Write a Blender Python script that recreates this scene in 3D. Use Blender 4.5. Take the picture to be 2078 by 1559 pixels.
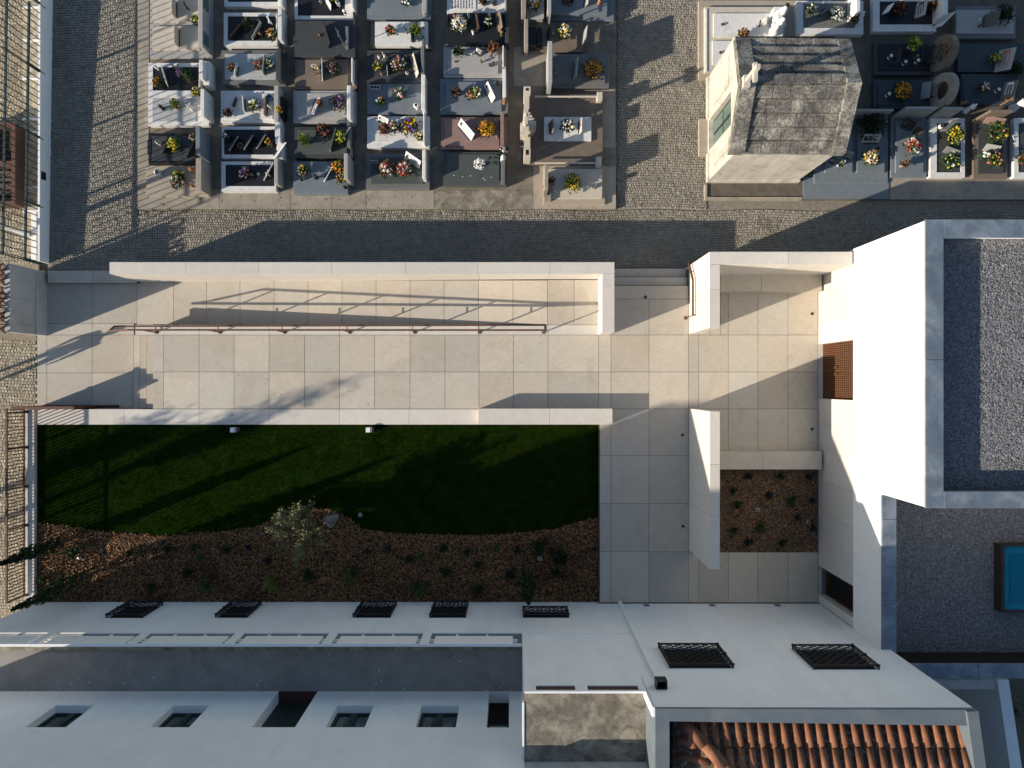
import bpy, bmesh, math, random
import numpy as np
from mathutils import Vector, Matrix
random.seed(7); RNG = np.random.default_rng(7)
SC = bpy.context.scene
for _o in list(bpy.data.objects): bpy.data.objects.remove(_o)
COL = SC.collection
# ---------------------------------------------------------------- camera, sky, sun
H = 24.0; F = 1442.0; CX, CY = 1039.0, 779.5
cam = bpy.data.cameras.new('camera'); cam.sensor_width = 36.0; cam.lens = 36.0 * F / 2078.0
cam.clip_start = 0.5; cam.clip_end = 1500
camo = bpy.data.objects.new('camera', cam); COL.objects.link(camo); camo.location = (0, 0, H); SC.camera = camo
EL, AZ = math.radians(19.4), math.radians(21.3)
wd = bpy.data.worlds.new('World'); SC.world = wd; wd.use_nodes = True
nt = wd.node_tree; nt.nodes.clear()
sky = nt.nodes.new('ShaderNodeTexSky'); sky.sky_type = 'NISHITA'; sky.sun_disc = False
sky.sun_elevation = EL; sky.sun_rotation = math.radians(248.7); sky.air_density = 1.0; sky.dust_density = 0.6; sky.ozone_density = 1.6
bg = nt.nodes.new('ShaderNodeBackground'); bg.inputs[1].default_value = 0.098
ow = nt.nodes.new('ShaderNodeOutputWorld'); nt.links.new(sky.outputs[0], bg.inputs[0]); nt.links.new(bg.outputs[0], ow.inputs[0])
sun = bpy.data.lights.new('sun', 'SUN'); sun.energy = 5.0; sun.angle = math.radians(0.55); sun.color = (1.0, 0.89, 0.74)
suno = bpy.data.objects.new('sun', sun); COL.objects.link(suno); suno.location = (-40, -16, 40)
suno.rotation_euler = Vector((math.cos(EL)*math.cos(AZ), math.cos(EL)*math.sin(AZ), -math.sin(EL))).to_track_quat('-Z', 'Y').to_euler()
SC.view_settings.view_transform = 'Standard'; SC.view_settings.look = 'None'; SC.view_settings.gamma = 1
SC.view_settings.use_curve_mapping = False; SC.view_settings.exposure = 0.55
SC.cycles.max_bounces = 6; SC.cycles.diffuse_bounces = 4; SC.cycles.use_denoising = True

# ---------------------------------------------------------------- helpers
def P(px, py, z=0.0):
    s = (H - z) / F
    return Vector(((px - CX) * s, (CY - py) * s, z))
def R(x0, y0, x1, y1, z):
    a, b = P(x0, y1, z), P(x1, y0, z)
    return a.x, a.y, b.x, b.y
def S(z): return (H - z) / F
WL = {}
def tag(o, label=None, cat=None, group=None, kind=None):
    if label: o['label'] = label
    if cat: o['category'] = cat
    if group: o['group'] = group
    if kind: o['kind'] = kind
    return o
def thing(name, label, cat, loc=(0, 0, 0), group=None):
    o = bpy.data.objects.new(name, None); COL.objects.link(o); o.location = loc; o.empty_display_size = .2
    WL[o.name] = Vector(loc); tag(o, label, cat, group); return o
def setting(name, loc=(0, 0, 0)):
    o = bpy.data.objects.new(name, None); COL.objects.link(o); o.location = loc; WL[o.name] = Vector(loc); o['kind'] = 'structure'; return o
class MB:
    def __init__(s): s.v = []; s.f = []; s.m = []
    def add(s, vs, fs, mi=0):
        b = len(s.v); s.v += [tuple(v) for v in vs]; s.f += [tuple(i + b for i in f) for f in fs]; s.m += [mi] * len(fs); return s
    def box(s, x0, y0, z0, x1, y1, z1, mi=0):
        if x0 > x1: x0, x1 = x1, x0
        if y0 > y1: y0, y1 = y1, y0
        if z0 > z1: z0, z1 = z1, z0
        return s.add([(x0,y0,z0),(x1,y0,z0),(x1,y1,z0),(x0,y1,z0),(x0,y0,z1),(x1,y0,z1),(x1,y1,z1),(x0,y1,z1)],
              [(3,2,1,0),(4,5,6,7),(0,1,5,4),(1,2,6,5),(2,3,7,6),(3,0,4,7)], mi)
    def prism(s, poly, z0, z1, mi=0, zt=None):
        n = len(poly); a = sum(poly[i][0]*poly[(i+1)%n][1]-poly[(i+1)%n][0]*poly[i][1] for i in range(n))
        if a < 0: poly = poly[::-1]; zt = zt[::-1] if zt else None
        vs = [(p[0], p[1], z0) for p in poly] + [(p[0], p[1], zt[i] if zt else z1) for i, p in enumerate(poly)]
        return s.add(vs, [tuple(range(n-1, -1, -1)), tuple(range(n, 2*n))] + [(i, (i+1)%n, n+(i+1)%n, n+i) for i in range(n)], mi)
    def obox(s, c, ux, uy, uz, mi=0):   # centred oriented box, half-axis vectors
        c, ux, uy, uz = map(Vector, (c, ux, uy, uz))
        vs = [c+a*ux+b*uy+d*uz for d in (-1,1) for a, b in ((-1,-1),(1,-1),(1,1),(-1,1))]
        return s.add(vs, [(3,2,1,0),(4,5,6,7),(0,1,5,4),(1,2,6,5),(2,3,7,6),(3,0,4,7)], mi)
    def tube(s, p0, p1, r0, r1=None, n=6, mi=0):
        p0, p1 = Vector(p0), Vector(p1); r1 = r0 if r1 is None else r1
        d = (p1-p0).normalized(); a = d.orthogonal().normalized(); b = d.cross(a)
        vs = [p + (a*math.cos(t)+b*math.sin(t))*r for p, r in ((p0,r0),(p1,r1)) for t in [2*math.pi*i/n for i in range(n)]]
        return s.add(vs, [tuple(range(n-1,-1,-1)), tuple(range(n,2*n))] + [(i,(i+1)%n,n+(i+1)%n,n+i) for i in range(n)], mi)
    def path(s, pts, r, n=6, mi=0):
        for a, b in zip(pts[:-1], pts[1:]): s.tube(a, b, r, None, n, mi)
        return s
    def lathe(s, c, prof, n=12, mi=0):
        c = Vector(c); vs = []; k = len(prof)
        for r, z in prof: vs += [c + Vector((r*math.cos(2*math.pi*i/n), r*math.sin(2*math.pi*i/n), z)) for i in range(n)]
        fs = [(j*n+i, j*n+(i+1)%n, (j+1)*n+(i+1)%n, (j+1)*n+i) for j in range(k-1) for i in range(n)]
        return s.add(vs, fs + [tuple(range(n-1,-1,-1)), tuple((k-1)*n+i for i in range(n))], mi)
    def ball(s, c, r, mi=0, sub=1, sq=(1,1,1)):
        vs, fs = ICO[sub]; c = Vector(c)
        return s.add([c+Vector((v[0]*r*sq[0], v[1]*r*sq[1], v[2]*r*sq[2])) for v in vs], fs, mi)
    def build(s, name, mat, parent=None, smooth=False, bevel=0, label=None):
        me = bpy.data.meshes.new(name); off = WL[parent.name] if parent else Vector((0,0,0))
        me.from_pydata([(v[0]-off.x, v[1]-off.y, v[2]-off.z) for v in s.v], [], s.f)
        for m in (mat if isinstance(mat, (list, tuple)) else [mat]): me.materials.append(MAT[m] if isinstance(m, str) else m)
        me.polygons.foreach_set('material_index', s.m)
        if smooth: me.polygons.foreach_set('use_smooth', [True]*len(me.polygons))
        me.update()
        o = bpy.data.objects.new(name, me); COL.objects.link(o)
        if parent: o.parent = parent
        WL[o.name] = off
        if bevel:
            b = o.modifiers.new('bevel', 'BEVEL'); b.width = bevel; b.segments = 1; b.limit_method = 'ANGLE'
        if label: o['label'] = label
        if name in ('foliage', 'foliage_tips', 'crown', 'branch', 'stem'): o['kind'] = 'stuff'
        return o
def ico(sub):
    bm = bmesh.new(); bmesh.ops.create_icosphere(bm, subdivisions=sub, radius=1)
    r = ([v.co.copy() for v in bm.verts], [tuple(v.index for v in f.verts) for f in bm.faces]); bm.free(); return r
ICO = {1: ico(1), 2: ico(2), 3: ico(3)}
def inst(o, name, loc, parent, rot=None, scale=None):
    c = o.copy(); c.name = name; COL.objects.link(c); c.parent = parent; c.location = loc
    if rot: c.rotation_euler = rot
    if scale: c.scale = scale
    return c
# ---------------------------------------------------------------- materials
MAT = {}
def mat(name, col, rough=.8, var=.12, scale=6, col2=None, mixs=.9, spk=0, spks=90, bump=0, bs=40, rnd=0, rcol=None, spec=.35, metal=0, stain=None, sts=1.6, stt=.55, det=5, voro=None, vein=None, streak=0):
    m = bpy.data.materials.new(name); m.use_nodes = True; t = m.node_tree; N = t.nodes; L = t.links
    b = N['Principled BSDF']; b.inputs['Roughness'].default_value = rough; b.inputs['Specular IOR Level'].default_value = spec; b.inputs['Metallic'].default_value = metal
    g = N.new('ShaderNodeNewGeometry'); pos = g.outputs['Position']
    def noise(sc, d=det, dist=0):
        n = N.new('ShaderNodeTexNoise'); n.inputs['Scale'].default_value = sc; n.inputs['Detail'].default_value = d; n.inputs['Distortion'].default_value = dist
        n.inputs['Roughness'].default_value = .6; L.new(pos, n.inputs['Vector']); return n.outputs['Fac']
    def ramp(fac, a, bb):
        r = N.new('ShaderNodeMapRange'); r.inputs[1].default_value = a; r.inputs[2].default_value = bb; L.new(fac, r.inputs[0]); return r.outputs[0]
    def mix(fac, c1, c2, bl='MIX'):
        x = N.new('ShaderNodeMix'); x.data_type = 'RGBA'; x.blend_type = bl
        if isinstance(fac, float): x.inputs[0].default_value = fac
        else: L.new(fac, x.inputs[0])
        for i, c in ((6, c1), (7, c2)):
            if isinstance(c, tuple): x.inputs[i].default_value = c
            else: L.new(c, x.inputs[i])
        return x.outputs[2]
    c4 = lambda c: (c[0], c[1], c[2], 1)
    a = tuple(x*(1-var) for x in col); z = tuple(min(1, x*(1+var)) for x in col)
    out = mix(ramp(noise(scale), .3, .7), c4(a), c4(z))
    if col2: out = mix(ramp(noise(scale*.37+.21, 6, .4), stt-.13, stt+.13), out, c4(col2))
    if rcol:
        oi = N.new('ShaderNodeObjectInfo'); out = mix(oi.outputs['Random'], out, mix(1.0, out, c4(rcol), 'MULTIPLY'))
    if stain: out = mix(ramp(noise(sts, 8, .8), .52, .72), out, c4(stain))
    if vein:
        n1 = noise(1.7, 5, 2.2); d = N.new('ShaderNodeMath'); d.operation = 'SUBTRACT'; d.inputs[1].default_value = .5; L.new(n1, d.inputs[0]); ab = N.new('ShaderNodeMath'); ab.operation = 'ABSOLUTE'; L.new(d.outputs[0], ab.inputs[0])
        mm_ = N.new('ShaderNodeMath'); mm_.operation = 'MULTIPLY'; L.new(ramp(ab.outputs[0], .012, 0), mm_.inputs[0]); L.new(ramp(noise(.9, 2), .5, .68), mm_.inputs[1]); out = mix(mm_.outputs[0], out, c4(vein))
    if streak:
        mp = N.new('ShaderNodeMapping'); mp.inputs['Scale'].default_value = (3, 3, .3); L.new(pos, mp.inputs[0]); ns = N.new('ShaderNodeTexNoise'); ns.inputs['Scale'].default_value = 1; ns.inputs['Detail'].default_value = 5; L.new(mp.outputs[0], ns.inputs['Vector'])
        out = mix(ramp(ns.outputs['Fac'], .42, .75), out, mix(1.0, out, (1-streak, 1-streak*.98, 1-streak*1.05, 1), 'MULTIPLY'))
    if spk: out = mix(ramp(noise(spks, 2), .35, .65), mix(1.0, out, (1-spk,)*3+(1,), 'MULTIPLY'), mix(1.0, out, (1+spk,)*3+(1,), 'MULTIPLY'))
    if rnd:
        oi = N.new('ShaderNodeObjectInfo'); mr = N.new('ShaderNodeMapRange'); mr.inputs[3].default_value = 1-rnd; mr.inputs[4].default_value = 1+rnd
        mm = N.new('ShaderNodeMath'); mm.operation = 'FRACT'; m2 = N.new('ShaderNodeMath'); m2.operation = 'MULTIPLY'; m2.inputs[1].default_value = 7.31
        L.new(oi.outputs['Random'], m2.inputs[0]); L.new(m2.outputs[0], mm.inputs[0]); L.new(mm.outputs[0], mr.inputs[0])
        cx = N.new('ShaderNodeCombineColor'); [L.new(mr.outputs[0], cx.inputs[i]) for i in range(3)]
        out = mix(1.0, out, cx.outputs[0], 'MULTIPLY')
    if voro:   # cell-by-cell tone for loose pieces: (scale, amount)
        v = N.new('ShaderNodeTexVoronoi'); v.inputs['Scale'].default_value = voro[0]; L.new(pos, v.inputs['Vector'])
        sp = N.new('ShaderNodeSeparateColor'); L.new(v.outputs['Color'], sp.inputs[0])
        mr = N.new('ShaderNodeMapRange'); mr.inputs[3].default_value = 1-voro[1]; mr.inputs[4].default_value = 1+voro[1]; L.new(sp.outputs[0], mr.inputs[0])
        cx = N.new('ShaderNodeCombineColor'); [L.new(mr.outputs[0], cx.inputs[i]) for i in range(3)]
        out = mix(1.0, out, cx.outputs[0], 'MULTIPLY')
    L.new(out, b.inputs['Base Color'])
    if bump:
        bp = N.new('ShaderNodeBump'); bp.inputs['Strength'].default_value = bump; bp.inputs['Distance'].default_value = .02
        L.new(noise(bs, 4), bp.inputs['Height']); L.new(bp.outputs[0], b.inputs['Normal'])
    MAT[name] = m; return m
def flat(name, col, rough=.6, spec=.3, metal=0, var=.12, scale=30): return mat(name, col, rough, var, scale, spec=spec, metal=metal, det=2)

mat('paving', (.505,.443,.358), .75, .05, 5, spk=.13, spks=70, rnd=.095, rcol=(.91,.965,1.03), bump=.12, bs=60, stain=(.44,.38,.305), sts=1.3, vein=(.58,.54,.47))
mat('wall_stone', (.60,.56,.50), .75, .05, 4, spk=.08, spks=60, rnd=.05, bump=.08, bs=50)
mat('joint', (.10,.085,.065), .95)
mat('cobble', (.285,.26,.215), .85, .12, 4, spk=.1, spks=35, voro=(10,.16), bump=.15, stain=(.215,.192,.155), sts=.55, bs=45)
mat('cobble_bed', (.215,.193,.157), .95, .25, 12)
mat('street_cobble', (.40,.345,.25), .8, .2, 7, spk=.2, spks=35, voro=(8.0,.3), bump=.35, bs=45)
mat('street_bed', (.25,.21,.15), .95, .25, 12)
mat('earth', (.10,.09,.07), .95, .3, .6)
mat('concrete', (.30,.265,.215), .9, .14, 3, spk=.15, spks=55, stain=(.20,.175,.14), sts=1.4, bump=.3, bs=35, rnd=.08)
mat('mottled_concrete', (.165,.145,.115), .9, .3, 6, col2=(.36,.325,.255), stt=.55, stain=(.10,.09,.075), sts=2.5, spk=.2, spks=40, bump=.3)
mat('alley_concrete', (.115,.10,.08), .95, .25, 3, spk=.15, spks=40, stain=(.09,.08,.065), sts=1.2, bump=.3)
mat('aisle_concrete', (.20,.172,.132), .95, .22, 3, spk=.15, spks=40, stain=(.12,.105,.085), sts=1.1, bump=.3)
mat('terrace_floor', (.26,.25,.235), .9, .14, 2.5, spk=.1, spks=60, stain=(.20,.195,.185), sts=.8)
mat('white_wall', (.83,.83,.81), .85, .025, 2.5, bump=.1, bs=70, streak=.05)
mat('white_wall_old', (.80,.82,.82), .9, .04, 1.1, bump=.15, bs=60, spk=.04, spks=30, streak=.045)
mat('zinc', (.155,.195,.24), .55, .16, 3.2, col2=(.30,.345,.39), stt=.58, stain=(.11,.14,.175), sts=1.3, metal=.2, spec=.5, rnd=.06)
mat('cement_cap', (.42,.42,.41), .85, .10, 2, spk=.1, spks=40, stain=(.33,.32,.30), sts=1.5)
mat('gravel', (.215,.215,.218), .9, .2, 14, voro=(34,.45), bump=.2)
mat('gravel_bed', (.12,.115,.11), .95, .3, 25)
mat('grass', (.0088,.0215,.0024), .95, .35, 3, col2=(.013,.021,.0025), stt=.6, spk=.25, spks=25, spec=0.0)
mat('soil', (.045,.030,.018), .95, .3, 8)
mat('chips', (.205,.108,.050), .85, .35, 12, voro=(24,.95), spec=.2, stain=(.10,.055,.03), sts=.9)
mat('corten', (.115,.056,.038), .75, .2, 8, spk=.15, spks=50)
mat('corten_dark', (.07,.035,.022), .8, .25, 8)
mat('door_bronze', (.15,.062,.022), .55, .12, 8, spec=.5)
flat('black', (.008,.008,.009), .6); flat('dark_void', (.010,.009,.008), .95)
flat('iron', (.012,.013,.016), .5, .4); flat('fence_paint', (.035,.06,.06), .5, .4)
flat('green_frame', (.016,.028,.026), .5, .4)
mat('glass_dark', (.03,.04,.045), .08, .2, 2, spec=.6); mat('glass_green', (.10,.15,.13), .15, .15, 2, spec=.6); mat('glass_teal', (.0,.16,.26), .12, .25, 2.5, spec=.5)
mat('tile', (.27,.112,.055), .85, .18, 7, rnd=.2, spk=.15, spks=45, stain=(.17,.10,.07), sts=5)
mat('tile_under', (.10,.055,.035), .9, .3, 9, stain=(.30,.30,.27), sts=8)
mat('chapel_wall', (.55,.51,.44), .9, .08, 3, spk=.1, spks=30, stain=(.36,.33,.28), sts=2.2, bump=.2, streak=.3)
mat('lichen_stone', (.135,.126,.112), .95, .35, 4, col2=(.36,.345,.29), stt=.57, spk=.45, spks=18, stain=(.045,.042,.04), sts=2.9, bump=.6, bs=25, rnd=.1)
# granites and marbles of the graves
def stone(n, c, rough=.35, spk=.25, **k): mat(n, c, rough, .08, 5, spk=spk, spks=75, spec=k.pop('spec', .3), **k)
stone('slate', (.045,.056,.064), .45); stone('black_granite', (.018,.019,.022), .35, .2); stone('dark_granite', (.055,.058,.06), .32); stone('grey_granite', (.15,.15,.145), .5)
stone('blue_granite', (.16,.185,.205), .45); stone('pale_granite', (.34,.335,.32), .55); stone('white_marble', (.66,.65,.62), .4, .04, stain=(.52,.52,.50), sts=3)
mat('veined_marble', (.40,.41,.40), .35, .12, 9, spk=.05, stain=(.22,.24,.25), sts=2.6, spec=.5); stone('brown_granite', (.17,.135,.105), .4, .3); stone('pink_granite', (.25,.165,.145), .4, .25)
stone('beige_stone', (.50,.45,.37), .75, .1); stone('green_granite', (.075,.085,.08), .35); stone('sand_concrete', (.36,.31,.245), .85, .15)
flat('brass', (.30,.20,.07), .4, .5, .6); flat('bronze', (.06,.045,.03), .5, .5, .4); flat('porcelain', (.78,.77,.74), .3, .5); flat('wood', (.22,.12,.06), .7)
flat('terracotta', (.36,.16,.08), .8); flat('blue_plastic', (.05,.28,.55), .4); flat('photo', (.10,.08,.07), .3, .5); flat('ink', (.03,.03,.03), .8)
flat('leaf', (.035,.075,.018), .7, var=.5, scale=40); flat('leaf_light', (.11,.16,.022), .7, var=.45, scale=40); flat('leaf_dark', (.014,.034,.012), .8, var=.5, scale=30)
flat('leaf_olive', (.135,.14,.07), .8, var=.6, scale=30); flat('twig', (.09,.065,.045), .9); flat('leaf_dry', (.13,.07,.04), .8, var=.4); flat('leaf_teal', (.02,.035,.04), .8, var=.4)
BL = dict(yellow=(.62,.40,.02), orange=(.55,.19,.015), red=(.30,.03,.028), pink=(.46,.24,.21), white=(.68,.67,.62), purple=(.16,.06,.34), mauve=(.27,.17,.22), brown=(.20,.06,.03), cream=(.72,.62,.34), coral=(.44,.14,.08), burgundy=(.13,.03,.03), lime=(.42,.42,.04))
for k, c in BL.items(): flat('bloom_'+k, c, .7, var=.25, scale=60)
flat('white_paint', (.78,.78,.76), .6); flat('steel', (.45,.46,.47), .3, .5, .8)
flat('skin', (.42,.27,.20)); flat('trousers', (.03,.035,.05)); flat('jacket', (.06,.07,.09)); flat('hair', (.03,.022,.016)); flat('bark', (.10,.075,.05), .9)
ENT, CS, PL, LAWN = 0.0, .17, .68, .5

mat('zinc_grey', (.12,.145,.165), .6, .10, 2, col2=(.17,.19,.20), stt=.6, spec=.4)

flat('curtain_cloth', (.10,.12,.125), .7, var=.35, scale=9)
flat('dry_leaf', (.22,.13,.05), .8, var=.5, scale=30)
# ---------------------------------------------------------------- ground sheets
def sheet(name, x0, y0, x1, y1, z, m, th=.05):
    mb = MB(); mb.box(*R(x0, y0, x1, y1, z)[:2], z-th, *R(x0, y0, x1, y1, z)[2:], z); o = mb.build(name, m); o['kind'] = 'structure'; return o
mb = MB(); mb.add([(-300,-300,-.12),(300,-300,-.12),(300,300,-.12),(-300,300,-.12)], [(0,1,2,3)]); mb.build('ground', 'earth')['kind'] = 'structure'
sheet('street', -1500, -700, 78, 2600, -.012, 'street_bed', .06)
sheet('cemetery_lane', 97, -700, 3600, 556, CS-.035, 'cobble_bed', .2)

def cobbles(rects, z, size, m, name, parent=None, h=.03, skip=None, jit=.18):
    V = []; Fc = []; n = 0
    for (x0, y0, x1, y1) in rects:
        ax, ay, bx, by = R(x0, y0, x1, y1, z); ny = max(1, int((by-ay)/size))
        for j in range(ny):
            y = ay+(j+.5)*size; x = ax+RNG.uniform(0, size)+.2*size
            while x < bx-.3*size:
                w = size*RNG.uniform(.8, 1.15); hx = w*.465; hy = size*RNG.uniform(.43, .48); cx = x+w*.5; cy = y+RNG.normal(0, size*.05)+.03*math.sin(cx*1.7)
                x += w
                if skip and skip(cx, cy): continue
                t = z+RNG.uniform(-.004, .005); tx, ty = RNG.normal(0, .0035, 2); a = RNG.normal(0, .09)
                ca, sa = math.cos(a), math.sin(a)
                for (sx, sy, k, zz) in ((-1,-1,1,z-h),(1,-1,1,z-h),(1,1,1,z-h),(-1,1,1,z-h),(-1,-1,.78,t-tx-ty),(1,-1,.78,t+tx-ty),(1,1,.78,t+tx+ty),(-1,1,.78,t-tx+ty)):
                    u = sx*hx*k*RNG.uniform(.9,1.05); v = sy*hy*k*RNG.uniform(.9,1.05); V.append((cx+u*ca-v*sa, cy+u*sa+v*ca, zz))
                Fc += [(n+4,n+5,n+6,n+7),(n,n+1,n+5,n+4),(n+1,n+2,n+6,n+5),(n+2,n+3,n+7,n+6),(n+3,n,n+4,n+7)]; n += 8
    mb = MB(); mb.v = V; mb.f = Fc; mb.m = [0]*len(Fc); o = mb.build(name, m, parent); o['kind'] = 'stuff'; return o
cobbles([(99, -20, 278, 545), (278, 424, 2095, 549), (1250, -20, 1432, 424)], CS, .084, 'cobble', 'cobblestones')
cobbles([(-40, -20, 62, 536), (-60, 686, 73, 830), (-60, 830, 52, 1300)], 0.0, .105, 'street_cobble', 'street_cobbles')

# ---------------------------------------------------------------- paving of the forecourt
G = .0065
pav = setting('plaza_paving')
def slab(parent, x0, y0, x1, y1, z, m='paving', th=.06, name='paving_slab', zf=None):
    a = R(x0, y0, x1, y1, z); p = [(a[0]+G, a[1]+G), (a[2]-G, a[1]+G), (a[2]-G, a[3]-G), (a[0]+G, a[3]-G)]
    dz = random.uniform(-.0015, .0015)
    mb = MB(); zt = [zf(q[0]) for q in p] if zf else None
    if zf: mb.prism(p, min(zt)-.25, 0, 0, zt)
    else: mb.box(a[0]+G, a[1]+G, z-th, a[2]-G, a[3]-G, z+dz)
    return mb.build(name, m, parent)
def rows(parent, xs, ys, z, **k):
    for i in range(len(xs)-1):
        for j in range(len(ys)-1): slab(parent, xs[i], ys[j], xs[i+1], ys[j+1], z, **k)
def bed(name, x0, y0, x1, y1, z0, z1):
    a = R(x0, y0, x1, y1, z1); mb = MB(); mb.box(a[0], a[1], z0, a[2], a[3], z1); o = mb.build(name, 'joint'); o['kind'] = 'structure'
# lower entrance level
rows(pav, [75, 95, 187, 270.5], [680, 757, 828], ENT+.004); rows(pav, [75, 95, 187, 272], [657, 680], ENT+.004); rows(pav, [75, 95, 187, 278], [575, 657], ENT+.004); rows(pav, [96.5, 187, 278], [549, 574.5], CS)
bed('entrance_bed', 74, 549, 283, 829, -.2, ENT-.012); bed('kerb_bed', 97, 549, 279, 574, ENT, CS-.012)
# raised walk
bed('walk_bed', 311, 658, 1216, 860, ENT, PL-.012); bed('court_bed', 1216, 580, 1662, 1226, ENT, PL-.014); bed('court_bed', 1397, 545, 1662, 580, ENT, PL-.014); bed('step_bed', 1216, 562, 1397, 580, 0, .40); bed('step_bed', 1216, 545, 1397, 562, 0, .25); bed('landing_bed', 1111, 566, 1216, 659, ENT, PL-.012)
rows(pav, [310, 332, 404, 475, 546, 618, 689, 760, 832, 903, 972, 1042, 1112, 1215, 1240, 1317, 1397, 1418, 1478, 1538, 1599, 1660], [680, 755, 830], PL)
rows(pav, [274, 404, 546, 689, 832, 972, 1112, 1216], [659.5, 680], PL, m='wall_stone', name='coping_slab')
rows(pav, [1240, 1317, 1397], [607, 680], PL); rows(pav, [1240, 1397], [580, 607], PL)
rows(pav, [1462, 1478, 1538, 1599, 1660], [592, 680], PL)
rows(pav, [1397, 1418, 1440, 1462], [600, 680], PL)
rows(pav, [1217, 1240, 1317, 1397], [830, 925, 1022, 1120, 1223], PL); rows(pav, [1397, 1418, 1478, 1538, 1599, 1660], [830, 917], PL)
rows(pav, [1397, 1418, 1478, 1538, 1599, 1660], [1121, 1223], PL); rows(pav, [1397, 1440, 1461], [917, 1020, 1121], PL)
# entrance steps and side steps
def step(x0, y0, x1, y1, zt): return slab(pav, x0, y0, x1, y1, zt, name='step', th=zt+.1)
for i, (a, b) in enumerate(((270.5, 283.5), (283.5, 297), (297, 311))): step(a, 680, b, 829, .17*(i+1))
for (a, b, z) in ((545, 562.5, .34), (562.5, 580, .51)):
    for xa, xb in ((1247, 1397),): slab(pav, xa, a, xb, b, z, name='step', th=.2)
# coping along the lawn and low wall at the left end of it
cop = setting('lawn_coping')
def block(parent, x0, y0, x1, y1, zpx, z0, z1, m='wall_stone', name='coping_block', g=.004):
    a = R(x0, y0, x1, y1, zpx); mb = MB(); mb.box(a[0]+g, a[1]+g, z0, a[2]-g, a[3]-g, z1); return mb.build(name, m, parent)
for a, b in ((76, 252), (252, 404), (404, 546), (546, 689), (689, 830), (830, 972)): block(cop, a, 830.5, b, 862, PL, -.1, PL)
# ramp
xr0, xr1 = P(330, 0, 0).x, P(1111, 0, PL).x
def rz(x): return .006 + max(0., min(1., (x-xr0)/(xr1-xr0)))*(PL-.006)
ramp = setting('ramp_paving')
xs = [278, 352, 419, 487, 556, 625, 694, 763, 832, 901, 971, 1041, 1111]
def zpx(p): return .006+max(0., min(1., (p-330)/781.))*(PL-.006)
for a, b in zip(xs[:-1], xs[1:]):
    za, zb = zpx(a), zpx(b); q0, q1, q2, q3 = P(a, 659, za), P(b, 659, zb), P(b, 569, zb), P(a, 569, za); g_ = G
    MB().add([(q0.x+g_,q0.y+g_,za-.1),(q1.x-g_,q1.y+g_,zb-.1),(q2.x-g_,q2.y-g_,zb-.1),(q3.x+g_,q3.y-g_,za-.1),(q0.x+g_,q0.y+g_,za),(q1.x-g_,q1.y+g_,zb),(q2.x-g_,q2.y-g_,zb),(q3.x+g_,q3.y-g_,za)], [(3,2,1,0),(4,5,6,7),(0,1,5,4),(1,2,6,5),(2,3,7,6),(3,0,4,7)]).build('ramp_slab', 'paving', ramp)
rows(ramp, [1111, 1165, 1216], [568, 659.5], PL, name='ramp_slab')
mb = MB(); a = R(270, 569, 1111, 659, .34); mb.prism([(xr0, a[1]), (xr1, a[1]), (xr1, a[3]), (xr0, a[3])], -.2, 0, 0, [-.02, PL-.02, PL-.02, -.02]); mb.build('ramp_bed', 'joint')['kind'] = 'structure'

# ---------------------------------------------------------------- forecourt walls
def wall_thing(name, label, cat, loc): return thing(name, label, cat, loc)
t = wall_thing('stone_wall', 'long pale stone wall beside the ramp with a short return at its right end', 'wall', P(735, 545, 0))
zt = 1.80; yj = [222, 377, 525, 673, 823, 970, 1116, 1247]
for a, b in zip(yj[:-1], yj[1:]): block(t, a, 532, b, 556, zt, -.05, zt, name='wall_block')
for a, b in ((556, 675),): block(t, 1222, a, 1247, b, zt, -.05, zt, name='wall_block')
t = wall_thing('stone_wall', 'tall L-shaped pale stone wall enclosing the bench court, with bronze handrail', 'wall', P(1580, 540, PL))
zt = 3.12
for a, b in ((1440, 1600), (1600, 1730)): block(t, a, 511, b, 537, zt, -.05, zt, name='wall_block')
for a, b in ((537, 588), (588, 666)): block(t, 1440, a, 1461, b, zt, -.05, zt, name='wall_block')
t = wall_thing('stone_wall', 'tall free-standing pale stone wall between the lawn path and the planter', 'wall', P(1450, 980, PL))
for a, b in ((835, 943), (943, 1049), (1049, 1156)): block(t, 1440.5, a, 1461, b, zt, -.05, zt, name='wall_block')
t = wall_thing('stone_bench', 'low pale stone wall seat at the end of the lawn coping', 'bench', P(1105, 845, PL))
for a, b in ((972, 1115), (1115, 1243)): block(t, a, 829.5, b, 862, PL+.48, PL-.3, PL+.48, name='seat_block')
t = wall_thing('stone_bench', 'stone bench against the tall wall in the small upper court', 'bench', P(1560, 575, PL))
for a, b in ((1462, 1545), (1545, 1668)): block(t, a, 557, b, 592, PL+.45, PL, PL+.45, name='seat_block', m='paving')
t = wall_thing('stone_bench', 'stone bench along the top edge of the bark planter', 'bench', P(1560, 935, PL))
for a, b in ((1461, 1547), (1547, 1668)): block(t, a, 916.5, b, 953, PL+.45, PL, PL+.45, name='seat_block', m='paving')
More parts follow.
